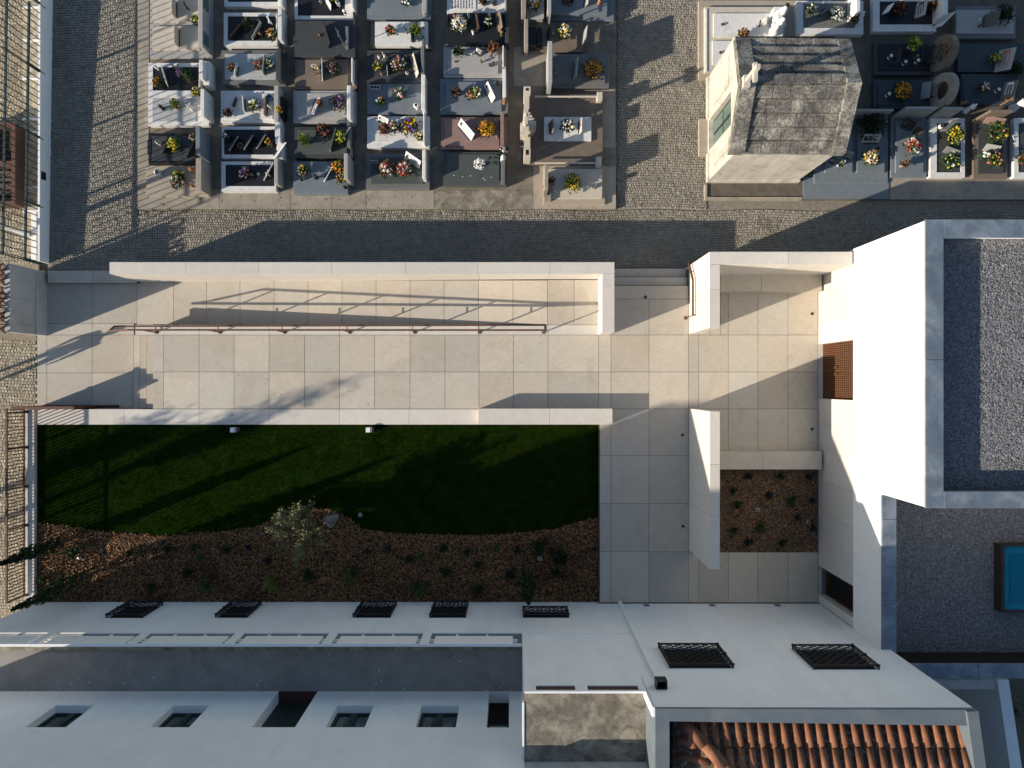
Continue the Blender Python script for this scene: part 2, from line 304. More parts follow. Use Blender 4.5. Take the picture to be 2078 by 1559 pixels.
# sign wall at the street
ZS = 1.76
t = wall_thing('sign_wall', 'grey stone wall end at the street carrying the cut-out lettering', 'wall', P(90, 610, 0))
a = R(1, 535, 20.5, 674, ZS); X0, X1 = a[2]-.20, a[2]
for ya, yb in ((535, 603), (603, 655), (655, 674)):
    q = R(1, ya, 20, yb, ZS); mb = MB(); mb.box(X0, q[1]+.003, .0, X1, q[3]-.003, ZS); mb.build('wall_panel', 'cement_cap', t)
mb = MB(); q = R(70, 540, 97, 676, .3); mb.box(X1+.003, a[1]+.004, 0, X1+.02, a[3]-.004, .57); mb.build('plinth', 'cement_cap', t)
sg = thing('wall_lettering', 'rusty cut-out letters reading CASA MORTUÁRIA standing on the grey street wall', 'sign', (X0+.05, (a[1]+a[3])/2, ZS))
txt = 'CASA MORTUÁRIA'; step_ = (a[3]-a[1]-.05)/len(txt)
for i, ch in enumerate(txt):
    if ch == ' ': continue
    cu = bpy.data.curves.new('letter', 'FONT'); cu.body = ch; cu.size = .36; cu.extrude = .035; cu.align_x = 'CENTER'; cu.materials.append(MAT['corten'])
    co = bpy.data.objects.new('letter_curve', cu); me = bpy.data.meshes.new_from_object(co); bpy.data.objects.remove(co); o = bpy.data.objects.new('letter', me); COL.objects.link(o); o.parent = sg
    o.matrix_local = Matrix.Translation((0, (a[3]-.05-step_*(i+.5)) - (a[1]+a[3])/2, .005)) @ Matrix(((0,0,-1,0),(-1,0,0,0),(0,1,0,0),(0,0,0,1)))
mb = MB(); mb.box(X0-.04, a[1]+.02, ZS-.30, X0-.004, a[3]-.02, ZS-.24); mb.box(X0-.05, a[1]+.02, ZS-.9, X0-.004, a[3]-.02, ZS-.88); mb.build('mounting_rail', 'corten_dark', sg)
# ramp handrail
hr = thing('ramp_handrail', 'long bronze double handrail running beside the ramp', 'handrail', P(700, 674, PL))
zb, ztop = PL, PL+.93
px_posts = [317.6, 447, 578, 710, 842, 973, 1103]
for p in px_posts:
    b = P(p, 674.5, PL); mb = MB(); mb.tube((b.x, b.y, zb), (b.x, b.y, ztop), .022, n=6); mb.box(b.x-.05, b.y-.05, zb, b.x+.05, b.y+.05, zb+.012); mb.build('post', 'corten', hr)
pA, pB = P(245, 674, PL), P(1105, 674.5, PL)
def bar(mb, p0, p1, w=.028, h=.018):
    p0, p1 = Vector(p0), Vector(p1); d = (p1-p0)*.5; u = d.normalized(); s = u.cross(Vector((0,0,1)))
    if s.length < 1e-3: s = Vector((1,0,0))
    s = s.normalized(); v = s.cross(u); mb.obox((p0+p1)*.5, d, s*w, v*h); return mb
bar(MB(), (pA.x+.75, pA.y, ztop), (pB.x, pB.y, ztop)).build('top_rail', 'corten', hr)
bar(MB(), (pA.x-.1, pA.y, ztop-.45), (pA.x+.75, pA.y, ztop)).build('top_rail', 'corten', hr)
yl = pA.y+.17; z0r = rz(pA.x)+.75; z1r = rz(pB.x)+.75
bar(MB(), (pA.x-.1, yl, z0r+.12), (pB.x, yl, z1r)).build('lower_rail', 'corten', hr)
mb = MB(); bar(mb, (pA.x-.1, pA.y, ztop-.45), (pA.x-.1, yl, z0r+.12)); bar(mb, (pB.x, pB.y, ztop), (pB.x, yl, z1r)); mb.build('end_link', 'corten', hr)
for p in px_posts:
    b = P(p, 674.5, PL); zr = rz(b.x)+.75
    if zr < zb+.02: zr = zb+.05
    mb = MB(); bar(mb, (b.x, b.y, zr-.02), (b.x, yl, zr-.02), .012, .012); mb.build('bracket', 'corten', hr)
# side-step handrail on the tall wall
wr = thing('wall_handrail', 'short bronze handrail on the west face of the tall L-shaped wall', 'handrail', P(1397, 600, PL))
xw = P(1440, 0, 3.12).x
pts = [(xw-.09, P(0, 530, 1.3).y, 1.02), (xw-.09, P(0, 568, 1.6).y, 1.55), (xw-.09, P(0, 640, 1.6).y, 1.55)]
for q0, q1 in zip(pts[:-1], pts[1:]): bar(MB(), q0, q1, .025, .03).build('rail', 'corten', wr)
mb = MB()
for q in (pts[0], pts[2], tuple((Vector(pts[0])+Vector(pts[1]))*.5)): bar(mb, q, (xw, q[1], q[2]-.02), .01, .01)
mb.build('bracket', 'corten', wr); b = pts[2]; mb = MB(); bar(mb, b, (b[0]-.02, b[1]-.0, PL+.01), .012, .012); mb.box(b[0]-.07, b[1]-.05, PL, b[0]+.03, b[1]+.05, PL+.012); mb.build('post', 'corten', wr)

# ---------------------------------------------------------------- lawn, bark bed, planter
def curve_y(px):   # edge between grass and bark
    k = [(70,1058),(140,1070),(230,1082),(330,1088),(420,1082),(520,1070),(545,1058),(600,1040),(660,1032),(705,1050),(735,1074),(800,1083),(900,1086),(1000,1086),(1080,1080),(1130,1073),(1180,1058),(1220,1050)]
    for (a, b), (c, d) in zip(k[:-1], k[1:]):
        if px <= c: return b+(d-b)*(px-a)/(c-a)
    return k[-1][1]
sheet('lawn_soil', 76, 862, 1217, 1224, LAWN-.03, 'soil', .5)
sheet('planter_soil', 1461.5, 953, 1660, 1121, PL-.04, 'soil', .3)
def grass():
    n = 95000; px = RNG.uniform(77, 1216.5, n); py = RNG.uniform(863, 1090, n)
    lim = np.array([curve_y(p) for p in px]) + RNG.normal(0, 1.6, n); k = py < lim; px, py = px[k], py[k]; n = len(px); s = S(LAWN)
    x = (px-CX)*s; y = (CY-py)*s; a = RNG.uniform(0, 6.283, n); h = RNG.uniform(.02, .055, n); w = RNG.uniform(.006, .012, n); le = RNG.uniform(.01, .045, n); b = RNG.uniform(0, 6.283, n)
    V = np.empty((n, 3, 3)); V[:,0] = np.stack([x-w*np.cos(a), y-w*np.sin(a), np.full(n, LAWN-.03)], 1); V[:,1] = np.stack([x+w*np.cos(a), y+w*np.sin(a), np.full(n, LAWN-.03)], 1)
    V[:,2] = np.stack([x+le*np.cos(b), y+le*np.sin(b), LAWN-.03+h], 1)
    me = bpy.data.meshes.new('grass'); me.vertices.add(3*n); me.vertices.foreach_set('co', V.ravel()); me.loops.add(3*n); me.loops.foreach_set('vertex_index', np.arange(3*n)); me.polygons.add(n)
    me.polygons.foreach_set('loop_start', np.arange(0, 3*n, 3)); me.polygons.foreach_set('loop_total', np.full(n, 3)); me.materials.append(MAT['grass']); me.update(calc_edges=True)
    o = bpy.data.objects.new('grass', me); COL.objects.link(o); o['kind'] = 'stuff'
    mb = MB(); pts = [P(p, curve_y(p)-1, LAWN-.02) for p in range(77, 1217, 12)]+[P(1216, curve_y(1216)-1, LAWN-.02), P(1216, 863, LAWN-.02), P(77, 863, LAWN-.02)]
    mb.prism([(q.x, q.y) for q in pts], LAWN-.05, LAWN-.02); mb.build('turf', 'grass')['kind'] = 'structure'
grass()
def bits(name, n, gen, z, m, smin, smax, flatn=.55, lift=.03):
    """loose chips: small tilted slabs"""
    P2 = gen(n); n = len(P2); x, y = P2[:,0], P2[:,1]; a = RNG.uniform(0, 6.283, n); L = RNG.uniform(smin, smax, n); W = L*RNG.uniform(.3, .7, n); zc = z+RNG.uniform(0, lift, n)
    ca, sa = np.cos(a), np.sin(a); tl = RNG.normal(0, flatn, n)*L; tw = RNG.normal(0, flatn, n)*W
    V = np.empty((n, 5, 3))
    for i, (sx, sy) in enumerate(((-1,-1),(1,-1),(1,1),(-1,1))):
        u, v = sx*L*.5*RNG.uniform(.7,1.1,n), sy*W*.5*RNG.uniform(.7,1.1,n); V[:,i] = np.stack([x+u*ca-v*sa, y+u*sa+v*ca, zc+sx*tl*.5+sy*tw*.5], 1)
    V[:,4] = np.stack([x, y, zc+W*.28], 1)
    Fa = np.array([[0,1,4],[1,2,4],[2,3,4],[3,0,4]]); I = (Fa[None]+5*np.arange(n)[:,None,None]).reshape(-1)
    me = bpy.data.meshes.new(name); me.vertices.add(5*n); me.vertices.foreach_set('co', V.ravel()); me.loops.add(len(I)); me.loops.foreach_set('vertex_index', I); k = len(I)//3; me.polygons.add(k)
    me.polygons.foreach_set('loop_start', np.arange(0, 3*k, 3)); me.polygons.foreach_set('loop_total', np.full(k, 3)); me.materials.append(MAT[m]); me.update(calc_edges=True)
    o = bpy.data.objects.new(name, me); COL.objects.link(o); o['kind'] = 'stuff'; return o
def g_mulch(n):
    px = RNG.uniform(77, 1217, n); py = RNG.uniform(1030, 1223, n); k = py > np.array([curve_y(p) for p in px])+RNG.normal(0, 2, n); s = S(LAWN); return np.stack([(px[k]-CX)*s, (CY-py[k])*s], 1)
def g_rect(x0, y0, x1, y1, z):
    a = R(x0, y0, x1, y1, z); return lambda n: np.stack([RNG.uniform(a[0], a[2], n), RNG.uniform(a[1], a[3], n)], 1)
bits('bark_mulch', 70000, g_mulch, LAWN-.03, 'chips', .03, .085)
bits('planter_mulch', 17000, g_rect(1463, 954, 1659, 1120, PL), PL-.04, 'chips', .03, .085)
# ---------------------------------------------------------------- new white building
nb = thing('funeral_home', 'new white building with stone-clad base, bronze doors and flat gravel roofs', 'building', P(1661, 880, PL))
XW = P(1661, 0, PL).x
yN = P(0, 447, 6.75).y; yM = P(0, 1030, 6.75).y; yS = P(0, 1376, 4.72).y; XE = 24.0
ZB = 3.05
def nbox(name, m, x0, y0, z0, x1, y1, z1, parent=nb, bevel=0): mb = MB(); mb.box(x0, y0, z0, x1, y1, z1); return mb.build(name, m, parent, bevel=bevel)
ZH, ZL = 6.75, 4.72
dy0, dy1 = P(0, 809, PL).y, P(0, 699, PL).y     # door
wy0, wy1 = P(0, 1206, PL).y, P(0, 1148, PL).y   # lower opening
yF = P(0, 1223, PL).y
# upper white walls (parapet rises above the gravel)
T = .36
nbox('wall', 'white_wall', XW, yM, ZB, XW+T, yN, ZH-.06)
nbox('wall', 'white_wall', XW+T, yN-T, 0, XE, yN, ZH-.06); nbox('wall', 'white_wall', XW+T, yM, ZL-1.2, XE, yM+T, ZH-.06)
nbox('wall', 'white_wall', XW, yS, ZB, XW+T, yM-.002, ZL-.06); nbox('wall', 'white_wall', XW+T, yS, 0, XE, yS+T, ZL-.06)
# stone-clad base panels
def cut(a, b, js): return [p for p in zip([a]+js, js+[b])]
yp = lambda v: P(0, v, PL).y
segs = [(yN, yp(597)), (yp(597), yp(655)), (yp(655), dy1), (dy0, yp(860)), (yp(860), yp(915)), (yp(915), yp(975)), (yp(975), yp(1040)), (yp(1040), yp(1095)), (yp(1095), wy1), (wy0, yF)]
for a, b in segs: nbox('stone_panel', 'wall_stone', XW, b+.003, PL-.3, XW+T, a-.003, ZB-.002)
nbox('joint_backing', 'joint', XW+.02, wy1, PL-.2, XW+T-.01, dy0-.01, ZB-.05); nbox('joint_backing', 'joint', XW+.02, dy1+.01, PL-.2, XW+T-.01, yN-.01, ZB-.05)
# door: two leaves of a square bronze grid
yc = (dy0+dy1)/2
for a, b in ((dy0+.01, yc-.006), (yc+.006, dy1-.01)):
    dr = nbox('door_leaf', 'black', XW+.17, a, PL+.01, XW+.2, b, ZB-.01)
    mb = MB(); n = 13; m_ = 18
    for i in range(n+1):
        y = a+(b-a)*i/n; mb.box(XW+.135, y-.008, PL+.02, XW+.17, y+.008, ZB-.02)
    for i in range(m_+1):
        z = PL+.02+(ZB-PL-.04)*i/m_; mb.box(XW+.137, a, z-.009, XW+.169, b, z+.009)
    mb.build('lattice', 'door_bronze', dr)
    y = yc+(.10 if a > yc-.1 else -.10); mb = MB(); mb.box(XW+.03, y-.035, PL+1.08, XW+.135, y+.035, PL+1.14); mb.build('handle', 'door_bronze', dr)
nbox('door_reveal', 'dark_void', XW+.2, dy0, PL-.1, XW+T+.2, dy1, ZB-.003)
nbox('threshold', 'wall_stone', XW, dy0, PL-.2, XW+.17, dy1, PL+.015)
# lower opening
nbox('opening_recess', 'dark_void', XW+.33, wy0, PL-.1, XW+T, wy1, ZB-.003); nbox('threshold', 'paving', XW, wy0, PL-.2, XW+.10, wy1, PL+.05); nbox('threshold', 'zinc', XW+.10, wy0, PL-.2, XW+.3, wy1, PL+.03)
nbox('door_frame', 'corten_dark', XW+.22, wy0+.0, PL, XW+.33, wy0+.06, ZB-.01); nbox('door_frame', 'corten_dark', XW+.22, wy0+.06, PL+.03, XW+.33, wy1, PL+.12)
nbox('parapet_shade_strip', 'dark_void', XW+T, yS+T, 3.8, XE, yS+T+.012, ZL-.07); nbox('parapet_shade_strip', 'gravel_bed', XW+T, yM+T, 6.2, XE, yM+T+.012, ZH-.07)  # added dark strips paint the shade on the inner parapet faces
# zinc copings
def cap(x0, y0, x1, y1, z): nbox('coping_panel', 'zinc', x0, y0, z-.06, x1, y1, z, bevel=.006)
C = .42
ymid = P(0, 730, ZH).y
cap(XW-.02, ymid+.004, XW+C, yN+.02, ZH); cap(XW-.02, yM-.02, XW+C, ymid-.004, ZH)
for a, b in ((XW+C+.006, XW+4.2), (XW+4.21, XW+8.2)): cap(a, yN-C, b, yN+.02, ZH); cap(a, yM-.02, b, yM+C-.03, ZH)
yq = [yS-.02, yS+2.1, yS+4.3, yM-.03]
for a, b in zip(yq[:-1], yq[1:]): cap(XW-.02, a+.004, XW+.375, b-.004, ZL)
for a, b in ((XW+.38, XW+2.6), (XW+2.61, XW+5.2), (XW+5.21, XW+8.5)): cap(a, yS-.02, b, yS+.38, ZL)
nbox('roof_deck', 'gravel_bed', XW+T, yM+T, 3, XE, yN-T, 6.28); nbox('roof_deck', 'gravel_bed', XW+T, yS+T, 3, XE, yM-.002, 3.86)
def pebbles(name, x0, y0, x1, y1, z, n, r0, r1):
    x = RNG.uniform(x0, x1, n); y = RNG.uniform(y0, y1, n); r = RNG.uniform(r0, r1, n); V = np.empty((n, 5, 3)); a0 = RNG.uniform(0, 6.28, n)
    for i in range(4): V[:,i] = np.stack([x+r*np.cos(a0+i*1.571)*RNG.uniform(.7,1.2,n), y+r*np.sin(a0+i*1.571)*RNG.uniform(.7,1.2,n), z+RNG.uniform(-.01,.02,n)], 1)
    V[:,4] = np.stack([x+RNG.normal(0,.2,n)*r, y+RNG.normal(0,.2,n)*r, z+r*RNG.uniform(.5,1.1,n)], 1)
    Fa = np.array([[0,1,4],[1,2,4],[2,3,4],[3,0,4]]); I = (Fa[None]+5*np.arange(n)[:,None,None]).reshape(-1); V -= np.array(WL[nb.name])
    me = bpy.data.meshes.new(name); me.vertices.add(5*n); me.vertices.foreach_set('co', V.ravel()); me.loops.add(len(I)); me.loops.foreach_set('vertex_index', I); k = len(I)//3; me.polygons.add(k)
    me.polygons.foreach_set('loop_start', np.arange(0, 3*k, 3)); me.polygons.foreach_set('loop_total', np.full(k, 3)); me.materials.append(MAT['gravel']); me.update(calc_edges=True)
    o = bpy.data.objects.new(name, me); COL.objects.link(o); o.parent = nb; o['kind'] = 'stuff'
XR = P(2095, 0, 4.2).x
pebbles('roof_gravel', XW+T+.02, yM+T+.02, P(2095,0,6.3).x, yN-T-.02, 6.28, 34000, .014, .034); pebbles('roof_gravel', XW+T+.02, yS+T+.02, XR, yM-.02, 3.86, 52000, .013, .03)
# skylight
a = R(2032, 1106, 2160, 1243, 4.18); sk = thing('skylight', 'teal glass skylight in a dark raised frame on the lower gravel roof', 'skylight', ((a[0]+a[2])/2, (a[1]+a[3])/2, 3.86))
mb = MB(); w = .09; z0, z1 = 3.8, 4.18
mb.box(a[0], a[1], z0, a[0]+w, a[3], z1); mb.box(a[0]+w, a[1], z0, a[2], a[1]+w*.6, z1); mb.box(a[0]+w, a[3]-w*.4, z0, a[2], a[3], z1); mb.build('frame', flat('dark_frame', (.035,.025,.022), .6), sk)
mb = MB(); mb.box(a[0]+w, a[1]+w*.6, z0, a[2], a[3]-w*.4, z1-.06); mb.build('glass', 'glass_teal', sk); mb = MB(); mb.box(a[0]+w+.18, a[1]+.28, z1-.055, a[2], a[3]-.25, z1-.045); mb.build('pane', flat('glass_teal_pane', (0, .13, .22), .2), sk)

# ---------------------------------------------------------------- old white building along the bottom
ob = thing('old_white_house', 'old white rendered house with grilled windows, balustrade terrace and tiled roof', 'building', P(700, 1290, LAWN))
def obx(name, m, x0, y0, z0, x1, y1, z1, parent=None, bevel=0): mb = MB(); mb.box(x0, y0, z0, x1, y1, z1); return mb.build(name, m, parent or ob, bevel=bevel)
Y0 = P(0, 1222, LAWN).y                      # facade plane
gx = lambda p, z=LAWN: P(p, 0, z).x
XA, XB, XC, XD = gx(75), gx(1057), gx(1231), P(1225+449, 0, PL).x
ZT = 3.30                                    # terrace floor
Y1 = P(0, 1403, ZT).y                        # rear wall plane
TW = .35
# openings in the facade plane: (x0,x1,z0,z1)
fw = [(gx(272), gx(340), .85, 2.10), (gx(478), gx(537), .85, 2.08), (gx(739), gx(808), .85, 2.08), (gx(884), gx(951), .85, 2.08), (gx(1061), gx(1146), 1.40, 2.08)]
fw2 = [(gx(1287, PL), gx(1386, PL), 4.60, 5.97), (gx(1511, PL), gx(1612, PL), 4.68, 6.05)]
def wall_with_holes(x0, x1, z0, z1, holes, ya, yb, m, name='wall', parent=None):
    mb = MB(); xs = sorted({x0, x1}|{h[0] for h in holes}|{h[1] for h in holes}); 
    for a, b in zip(xs[:-1], xs[1:]):
        hs = sorted([h for h in holes if h[0] <= a+1e-6 and h[1] >= b-1e-6], key=lambda h: h[2]); z = z0
        for h in hs: mb.box(a, ya, z, b, yb, h[2]); z = h[3]
        mb.box(a, ya, z, b, yb, z1)
    # weld touching inner faces so that no seam shows
    o = mb.build(name, m, parent or ob); bm = bmesh.new(); bm.from_mesh(o.data); bmesh.ops.remove_doubles(bm, verts=bm.verts, dist=1e-5)
    seen = {}; kill = []
    for f in bm.faces:
        k = frozenset(v.index for v in f.verts)
        if k in seen: kill += [f, seen[k]]
        seen[k] = f
    bmesh.ops.delete(bm, geom=list(set(kill)), context='FACES_ONLY'); bm.to_mesh(o.data); bm.free(); return o
ZBAL = 4.33
wall_with_holes(XA, XB, 0, ZT+.09, fw[:4], Y0-TW, Y0, 'white_wall_old')
# middle block up to the flat roof, right block up to the tiled roof
wall_with_holes(XB, gx(1231), 0, 6.96, [(fw[4][0], fw[4][1], fw[4][2], fw[4][3])], Y0-TW, Y0, 'white_wall_old')
wall_with_holes(XB, gx(1231), 6.96, 7.33, [(gx(1074), gx(1131), 7.0, 7.25), (gx(1149), gx(1223), 7.0, 7.25)], Y0-.048, Y0, 'white_wall_old')
wall_with_holes(gx(1231), XD, 0, 8.15, fw2, Y0-.22, Y0, 'white_wall_old')
obx('wall', 'white_wall_old', XA, Y1-3, 0, XA+TW, Y0-TW, ZT+.09)   # west end below the terrace
obx('terrace_floor', 'terrace_floor', XA+TW, Y1, ZT-.3, XB, Y0-TW, ZT)
obx('ledge', 'mottled_concrete', XA, Y0-TW-.16, ZT, XB, Y0-TW, ZT+.10)
# balustrade: piers, rail, inset panels
NB = 7; xs = [XB-2.72*(i) - .02 for i in range(NB)]
for i in range(NB-1):
    xr, xl = xs[i]-.0, xs[i+1]
    pr = .24
    obx('pier', 'white_wall_old', xl-pr/2, Y0-.055, ZT+.09, xl+pr/2, Y0, ZBAL-.05)
    x0, x1 = xl+pr/2, xr-pr/2
    pn = obx('balustrade_panel', 'white_wall', x0+.13, Y0-.07, ZT+.25, x1-.13, Y0-.04, ZBAL-.10)
    for k in (.3, .65): obx('bracket', 'white_wall', x0+(x1-x0)*k-.03, Y0-.085, ZT+.09, x0+(x1-x0)*k+.03, Y0-.05, ZT+.27, pn)
    mb = MB(); [mb.box(q, Y0-.085, z, q+.13, Y0-.055, z+.03) for q in (x0, x1-.13) for z in (ZT+.45, ZT+.6)]; mb.build('bracket', 'white_wall', pn)
    obx('balustrade_rail', 'white_wall_old', xl-.0, Y0-.06, ZBAL-.05, xr-.004, Y0+.012, ZBAL)
# rear storey
XRW = gx(13)
rw = [(gx(276,ZT*0), gx(340,0), 4.23, 5.47), (gx(472,0), gx(533,0), 4.23, 5.47), (gx(747,0), gx(808,0), 4.23, 5.47), (gx(888,0), gx(951,0), 4.23, 5.47)]
rd = [(gx(631,0), gx(699,0), ZT, 5.47), (gx(999,0), gx(1034,0), ZT, 5.49)]
ZR = 7.48; XR2 = gx(740)
wall_with_holes(XRW, XB, 0, ZR, rw+rd, Y1-.4, Y1, 'white_wall_old', 'rear_wall')
obx('roof_deck', 'cement_cap', XRW, Y1-9, 6, XB-.01, Y1-.4, ZR-.04); obx('attic_wall', 'white_wall_old', XRW, Y1-8, ZR-.04, XR2, Y1-.12, 8.9)
obx('wall', 'white_wall_old', XB+.004, Y1+.0, ZT, XB+.3, Y0-TW, 6.59)    # side of the middle block
for a_, b_ in ((1074, 1131), (1149, 1223)): obx('slot_shade_panel', 'corten_dark', gx(a_)+.003, Y0-.046, 7.001, gx(b_)-.003, Y0-.022, 7.249)  # dark panels added in the open slots to paint their dark inside
obx('gap_shade_strip', 'terrace_floor', XA+.01, Y0-TW, ZT+.09, XB-.01, Y0-.035, ZT+.098)  # darker strip added on the wall top so the balustrade gaps look shaded
# windows of the rear storey
for (a, b, z0, z1) in rw:
    w = obx('window', 'green_frame', a, Y1-.32, z0, b, Y1-.27, z1); g = .07
    mb = MB(); xm = (a+b)/2
    for p, q in ((a, a+g), (b-g, b), (xm-.08, xm+.08)): mb.box(p, Y1-.27, z0, q, Y1-.20, z1)
    for p, q in ((z0, z0+g), (z1-g, z1)): mb.box(a+g, Y1-.269, p, b-g, Y1-.205, q)
    mb.build('frame', 'green_frame', w)
    for p, q in ((a+g, xm-.08), (xm+.08, b-g)): obx('pane', 'glass_dark', p, Y1-.269, z0+g, q, Y1-.25, z1-g, w)
    if a > gx(700): obx('curtain', 'curtain_cloth', a+g+.05, Y1-.249, z0+g+.08, xm-.2, Y1-.246, z1-g-.1, w); obx('curtain', 'curtain_cloth', xm+.12, Y1-.249, z0+.5, b-g-.06, Y1-.246, z1-g-.12, w)
    obx('sill', 'white_wall_old', a, Y1-.2, z0-.02, b, Y1+.02, z0+.012, w)
a, b, z0, z1 = rd[0]; d = obx('door', 'green_frame', a, Y1-.36, z0, b, Y1-.33, z1); mb = MB(); mb.box((a+b)/2-.012, Y1-.33, z0, (a+b)/2+.012, Y1-.315, z1)
for p, q in ((a+.1, (a+b)/2-.1), ((a+b)/2+.1, b-.1)):
    mb.box(p, Y1-.33, z0+.2, q, Y1-.32, z0+1.0); mb.box(p, Y1-.33, z0+1.15, q, Y1-.32, z1-.15)
mb.build('door_panel', 'green_frame', d); obx('threshold', flat('red_step', (.075,.034,.03), .8), a, Y1-.33, ZT-.02, b, Y1-.0, ZT+.02, d)
a, b, z0, z1 = rd[1]; d = obx('door', 'dark_void', a, Y1-.37, z0, b, Y1-.34, z1); obx('door_panel', flat('pale_blind', (.30,.33,.33), .6), a+.06, Y1-.339, z1-.75, b-.06, Y1-.325, z1-.1, d); obx('frame', 'green_frame', a, Y1-.339, z1-.82, b, Y1-.31, z1-.75, d)
# grilled windows of the facade
def grille(a, b, z0, z1, bulge):
    w = obx('window', 'dark_void', a+.002, Y0-.33, z0+.002, b-.002, Y0-.04, z1-.002)
    fr = MB(); g = .035
    yb = Y0+bulge
    for q0, q1 in (((a,Y0,z0),(a,yb,z0)),((b,Y0,z0),(b,yb,z0)),((a,Y0,z1),(a,yb-.02,z1)),((b,Y0,z1),(b,yb-.02,z1)),((a,yb,z0),(b,yb,z0)),((a,yb-.02,z1),(b,yb-.02,z1)),((a,yb,z0),(a,yb-.02,z1)),((b,yb,z0),(b,yb-.02,z1))):
        fr.tube(q0, q1, .024, n=5)
    for q in ((a,yb,z0),(b,yb,z0),(a,yb-.02,z1),(b,yb-.02,z1),(a,yb,(z0+z1)/2),(b,yb,(z0+z1)/2)): fr.ball(q, .045)
    fr.build('grille_frame', 'iron', w)
    la = MB(); cx = .125; cz = .105
    def on(x, z): # bulging front: belly in the middle
        u = (x-a)/(b-a); v = (z-z0)/(z1-z0); return (x, yb-.01+.05*math.sin(math.pi*max(0,min(1,v)))*math.sin(math.pi*max(0,min(1,u))), z)
    nx = max(3, round((b-a)/cx)); nz = max(2, round((z1-z0)/cz)); dx = (b-a)/nx; dz = (z1-z0)/nz
    for i in range(nx):
        for j in range(nz):
            x, z = a+i*dx, z0+j*dz
            if (i+j) % 2: la.tube(on(x, z), on(x+dx, z+dz), .013, n=4)
            else: la.tube(on(x, z+dz), on(x+dx, z), .013, n=4)
    la.tube(on(a, (z0+z1)/2), on(b, (z0+z1)/2), .013, n=4)
    for xx in (a, b):
        nn = 2
        for j in range(nz):
            z = z0+j*dz; la.tube((xx, Y0, z), (xx, yb, z+dz), .010, n=4); la.tube((xx, Y0, z+dz), (xx, yb, z), .010, n=4)
    la.build('grille_lattice', 'iron', w)
for i, (a, b, z0, z1) in enumerate(fw): grille(a, b, z0, z1, .13)
for (a, b, z0, z1) in fw2: grille(a, b, z0, z1, .12)
# roof slots of the middle block, flat mottled roof
YR = P(0, 1545, 7.1).y
obx('flat_roof', 'mottled_concrete', XB, YR, 6.6, P(1318, 0, 7.1).x, Y0-.05, 7.12); obx('roof_edge', 'cement_cap', XB, YR-.5, 6.6, P(1330, 0, 7.1).x, YR-.003, 7.64)
obx('parapet', 'white_wall_old', P(1318, 0, 7.33).x, YR, 6.6, P(1329, 0, 7.33).x, Y0-TW, 7.34); obx('parapet', 'white_wall_old', XB-.05, YR, 6.6, XB-.003, Y0-TW, 7.14)

obx('wall', 'white_wall_old', XB+.02, YR-.2, 0, gx(1262), YR-.15, 6.59)
# right block: parapet ring and tiles
Zp = 8.24
NWc, NEc = P(1330, 1438.5, Zp), P(1985, 1441, Zp); SEc = P(2001.5, 1565, Zp); SWc = P(1330, 1640, Zp); SEx = P(2016, 1680, Zp)
TYB = P(0, 1720, Zp).y
def quad(name, m, pts, z0, z1): mb = MB(); mb.prism([(p.x, p.y) for p in pts], z0, z1); return mb.build(name, m, ob)
inNW, inNE = P(1358.5, 1464, Zp), P(1967, 1473, Zp)
quad('parapet', 'zinc_grey', [Vector((NWc.x, Y0-TW+.0, 0)) if 0 else NWc, NEc, inNE, inNW], 8.152, Zp)
quad('parapet', 'zinc_grey', [NWc, inNW, P(1358.5, 2300, Zp), P(1330, 2300, Zp)], 6.5, Zp-.003)
quad('parapet_shade_strip', 'dark_void', [P(1358.6,1464.2,Zp), P(1966.9,1473.2,Zp), P(1966.9,1474,Zp), P(1358.6,1465,Zp)], 7.2, 8.15)  # black strip added for the shaded gap between parapet and tiles
quad('parapet', 'zinc_grey', [P(1962.5, 1445, Zp+.06), P(1985.5, 1443.5, Zp+.06), P(2130, 2500, Zp+.06), P(2107, 2500, Zp+.06)], 0, Zp+.06)
obx('house_body', 'white_wall_old', P(1360,0,Zp).x, P(0,2500,Zp).y, 0, P(1990,0,Zp).x, TYB, 7.2)
quad('roof_deck', 'tile_under', [inNW, inNE, P(2000, 1720, Zp), P(1358, 1720, Zp)], 6.4, 7.45)
# tile field: hip roof rising to the south
TX0, TX1 = P(1366, 0, 7.75).x, P(1975, 0, 7.75).x; TY = inNW.y-.05; slope = .42; pitch = (TX1-TX0)/26.0; TL = .66; zT = 7.72
def tile_mesh(L, r0, r1, n=7):
    mb = MB(); vs = []
    for j, (y, r) in enumerate(((0, r0), (-L, r1))):
        vs += [(r*math.cos(math.pi*i/n), y, r*.8*math.sin(math.pi*i/n)) for i in range(n+1)] + [((r-.016)*math.cos(math.pi*i/n), y, (r-.016)*.8*math.sin(math.pi*i/n)) for i in range(n+1)]
    k = 2*(n+1); fs = []
    for i in range(n): fs += [(i, i+1, k+i+1, k+i), (n+1+i+1, n+1+i, k+n+1+i, k+n+1+i+1), (i+1, i, n+1+i, n+1+i+1), (k+i, k+i+1, k+n+1+i+1, k+n+1+i)]
    mb.add(vs, fs); return mb
ROOF = obx('tile_roof', 'tile_under', TX0+.1, TY-3.4, 7.3, TX1-.1, TY-.12, 7.36)
mb = MB(); mb.add([(TX0, TY, zT-.02), (TX1, TY, zT-.02), (TX1, TY-3.2, zT-.02+3.2*slope), (TX0+3.2, TY-3.2, zT-.02+3.2*slope)], [(0,3,2,1)]); mb.add([(TX0, TY, zT-.02), (TX0, TY-3.2, zT-.02), (TX0+3.2, TY-3.2, zT-.02+3.2*slope)], [(0,1,2)]); mb.build('tile_bed', 'tile_under', ROOF)
proto = tile_mesh(TL+.06, pitch*.30, pitch*.37).build('roof_tile', 'tile', ROOF, smooth=True); proto.data.transform(Matrix.Translation(WL[ROOF.name])); pan = None
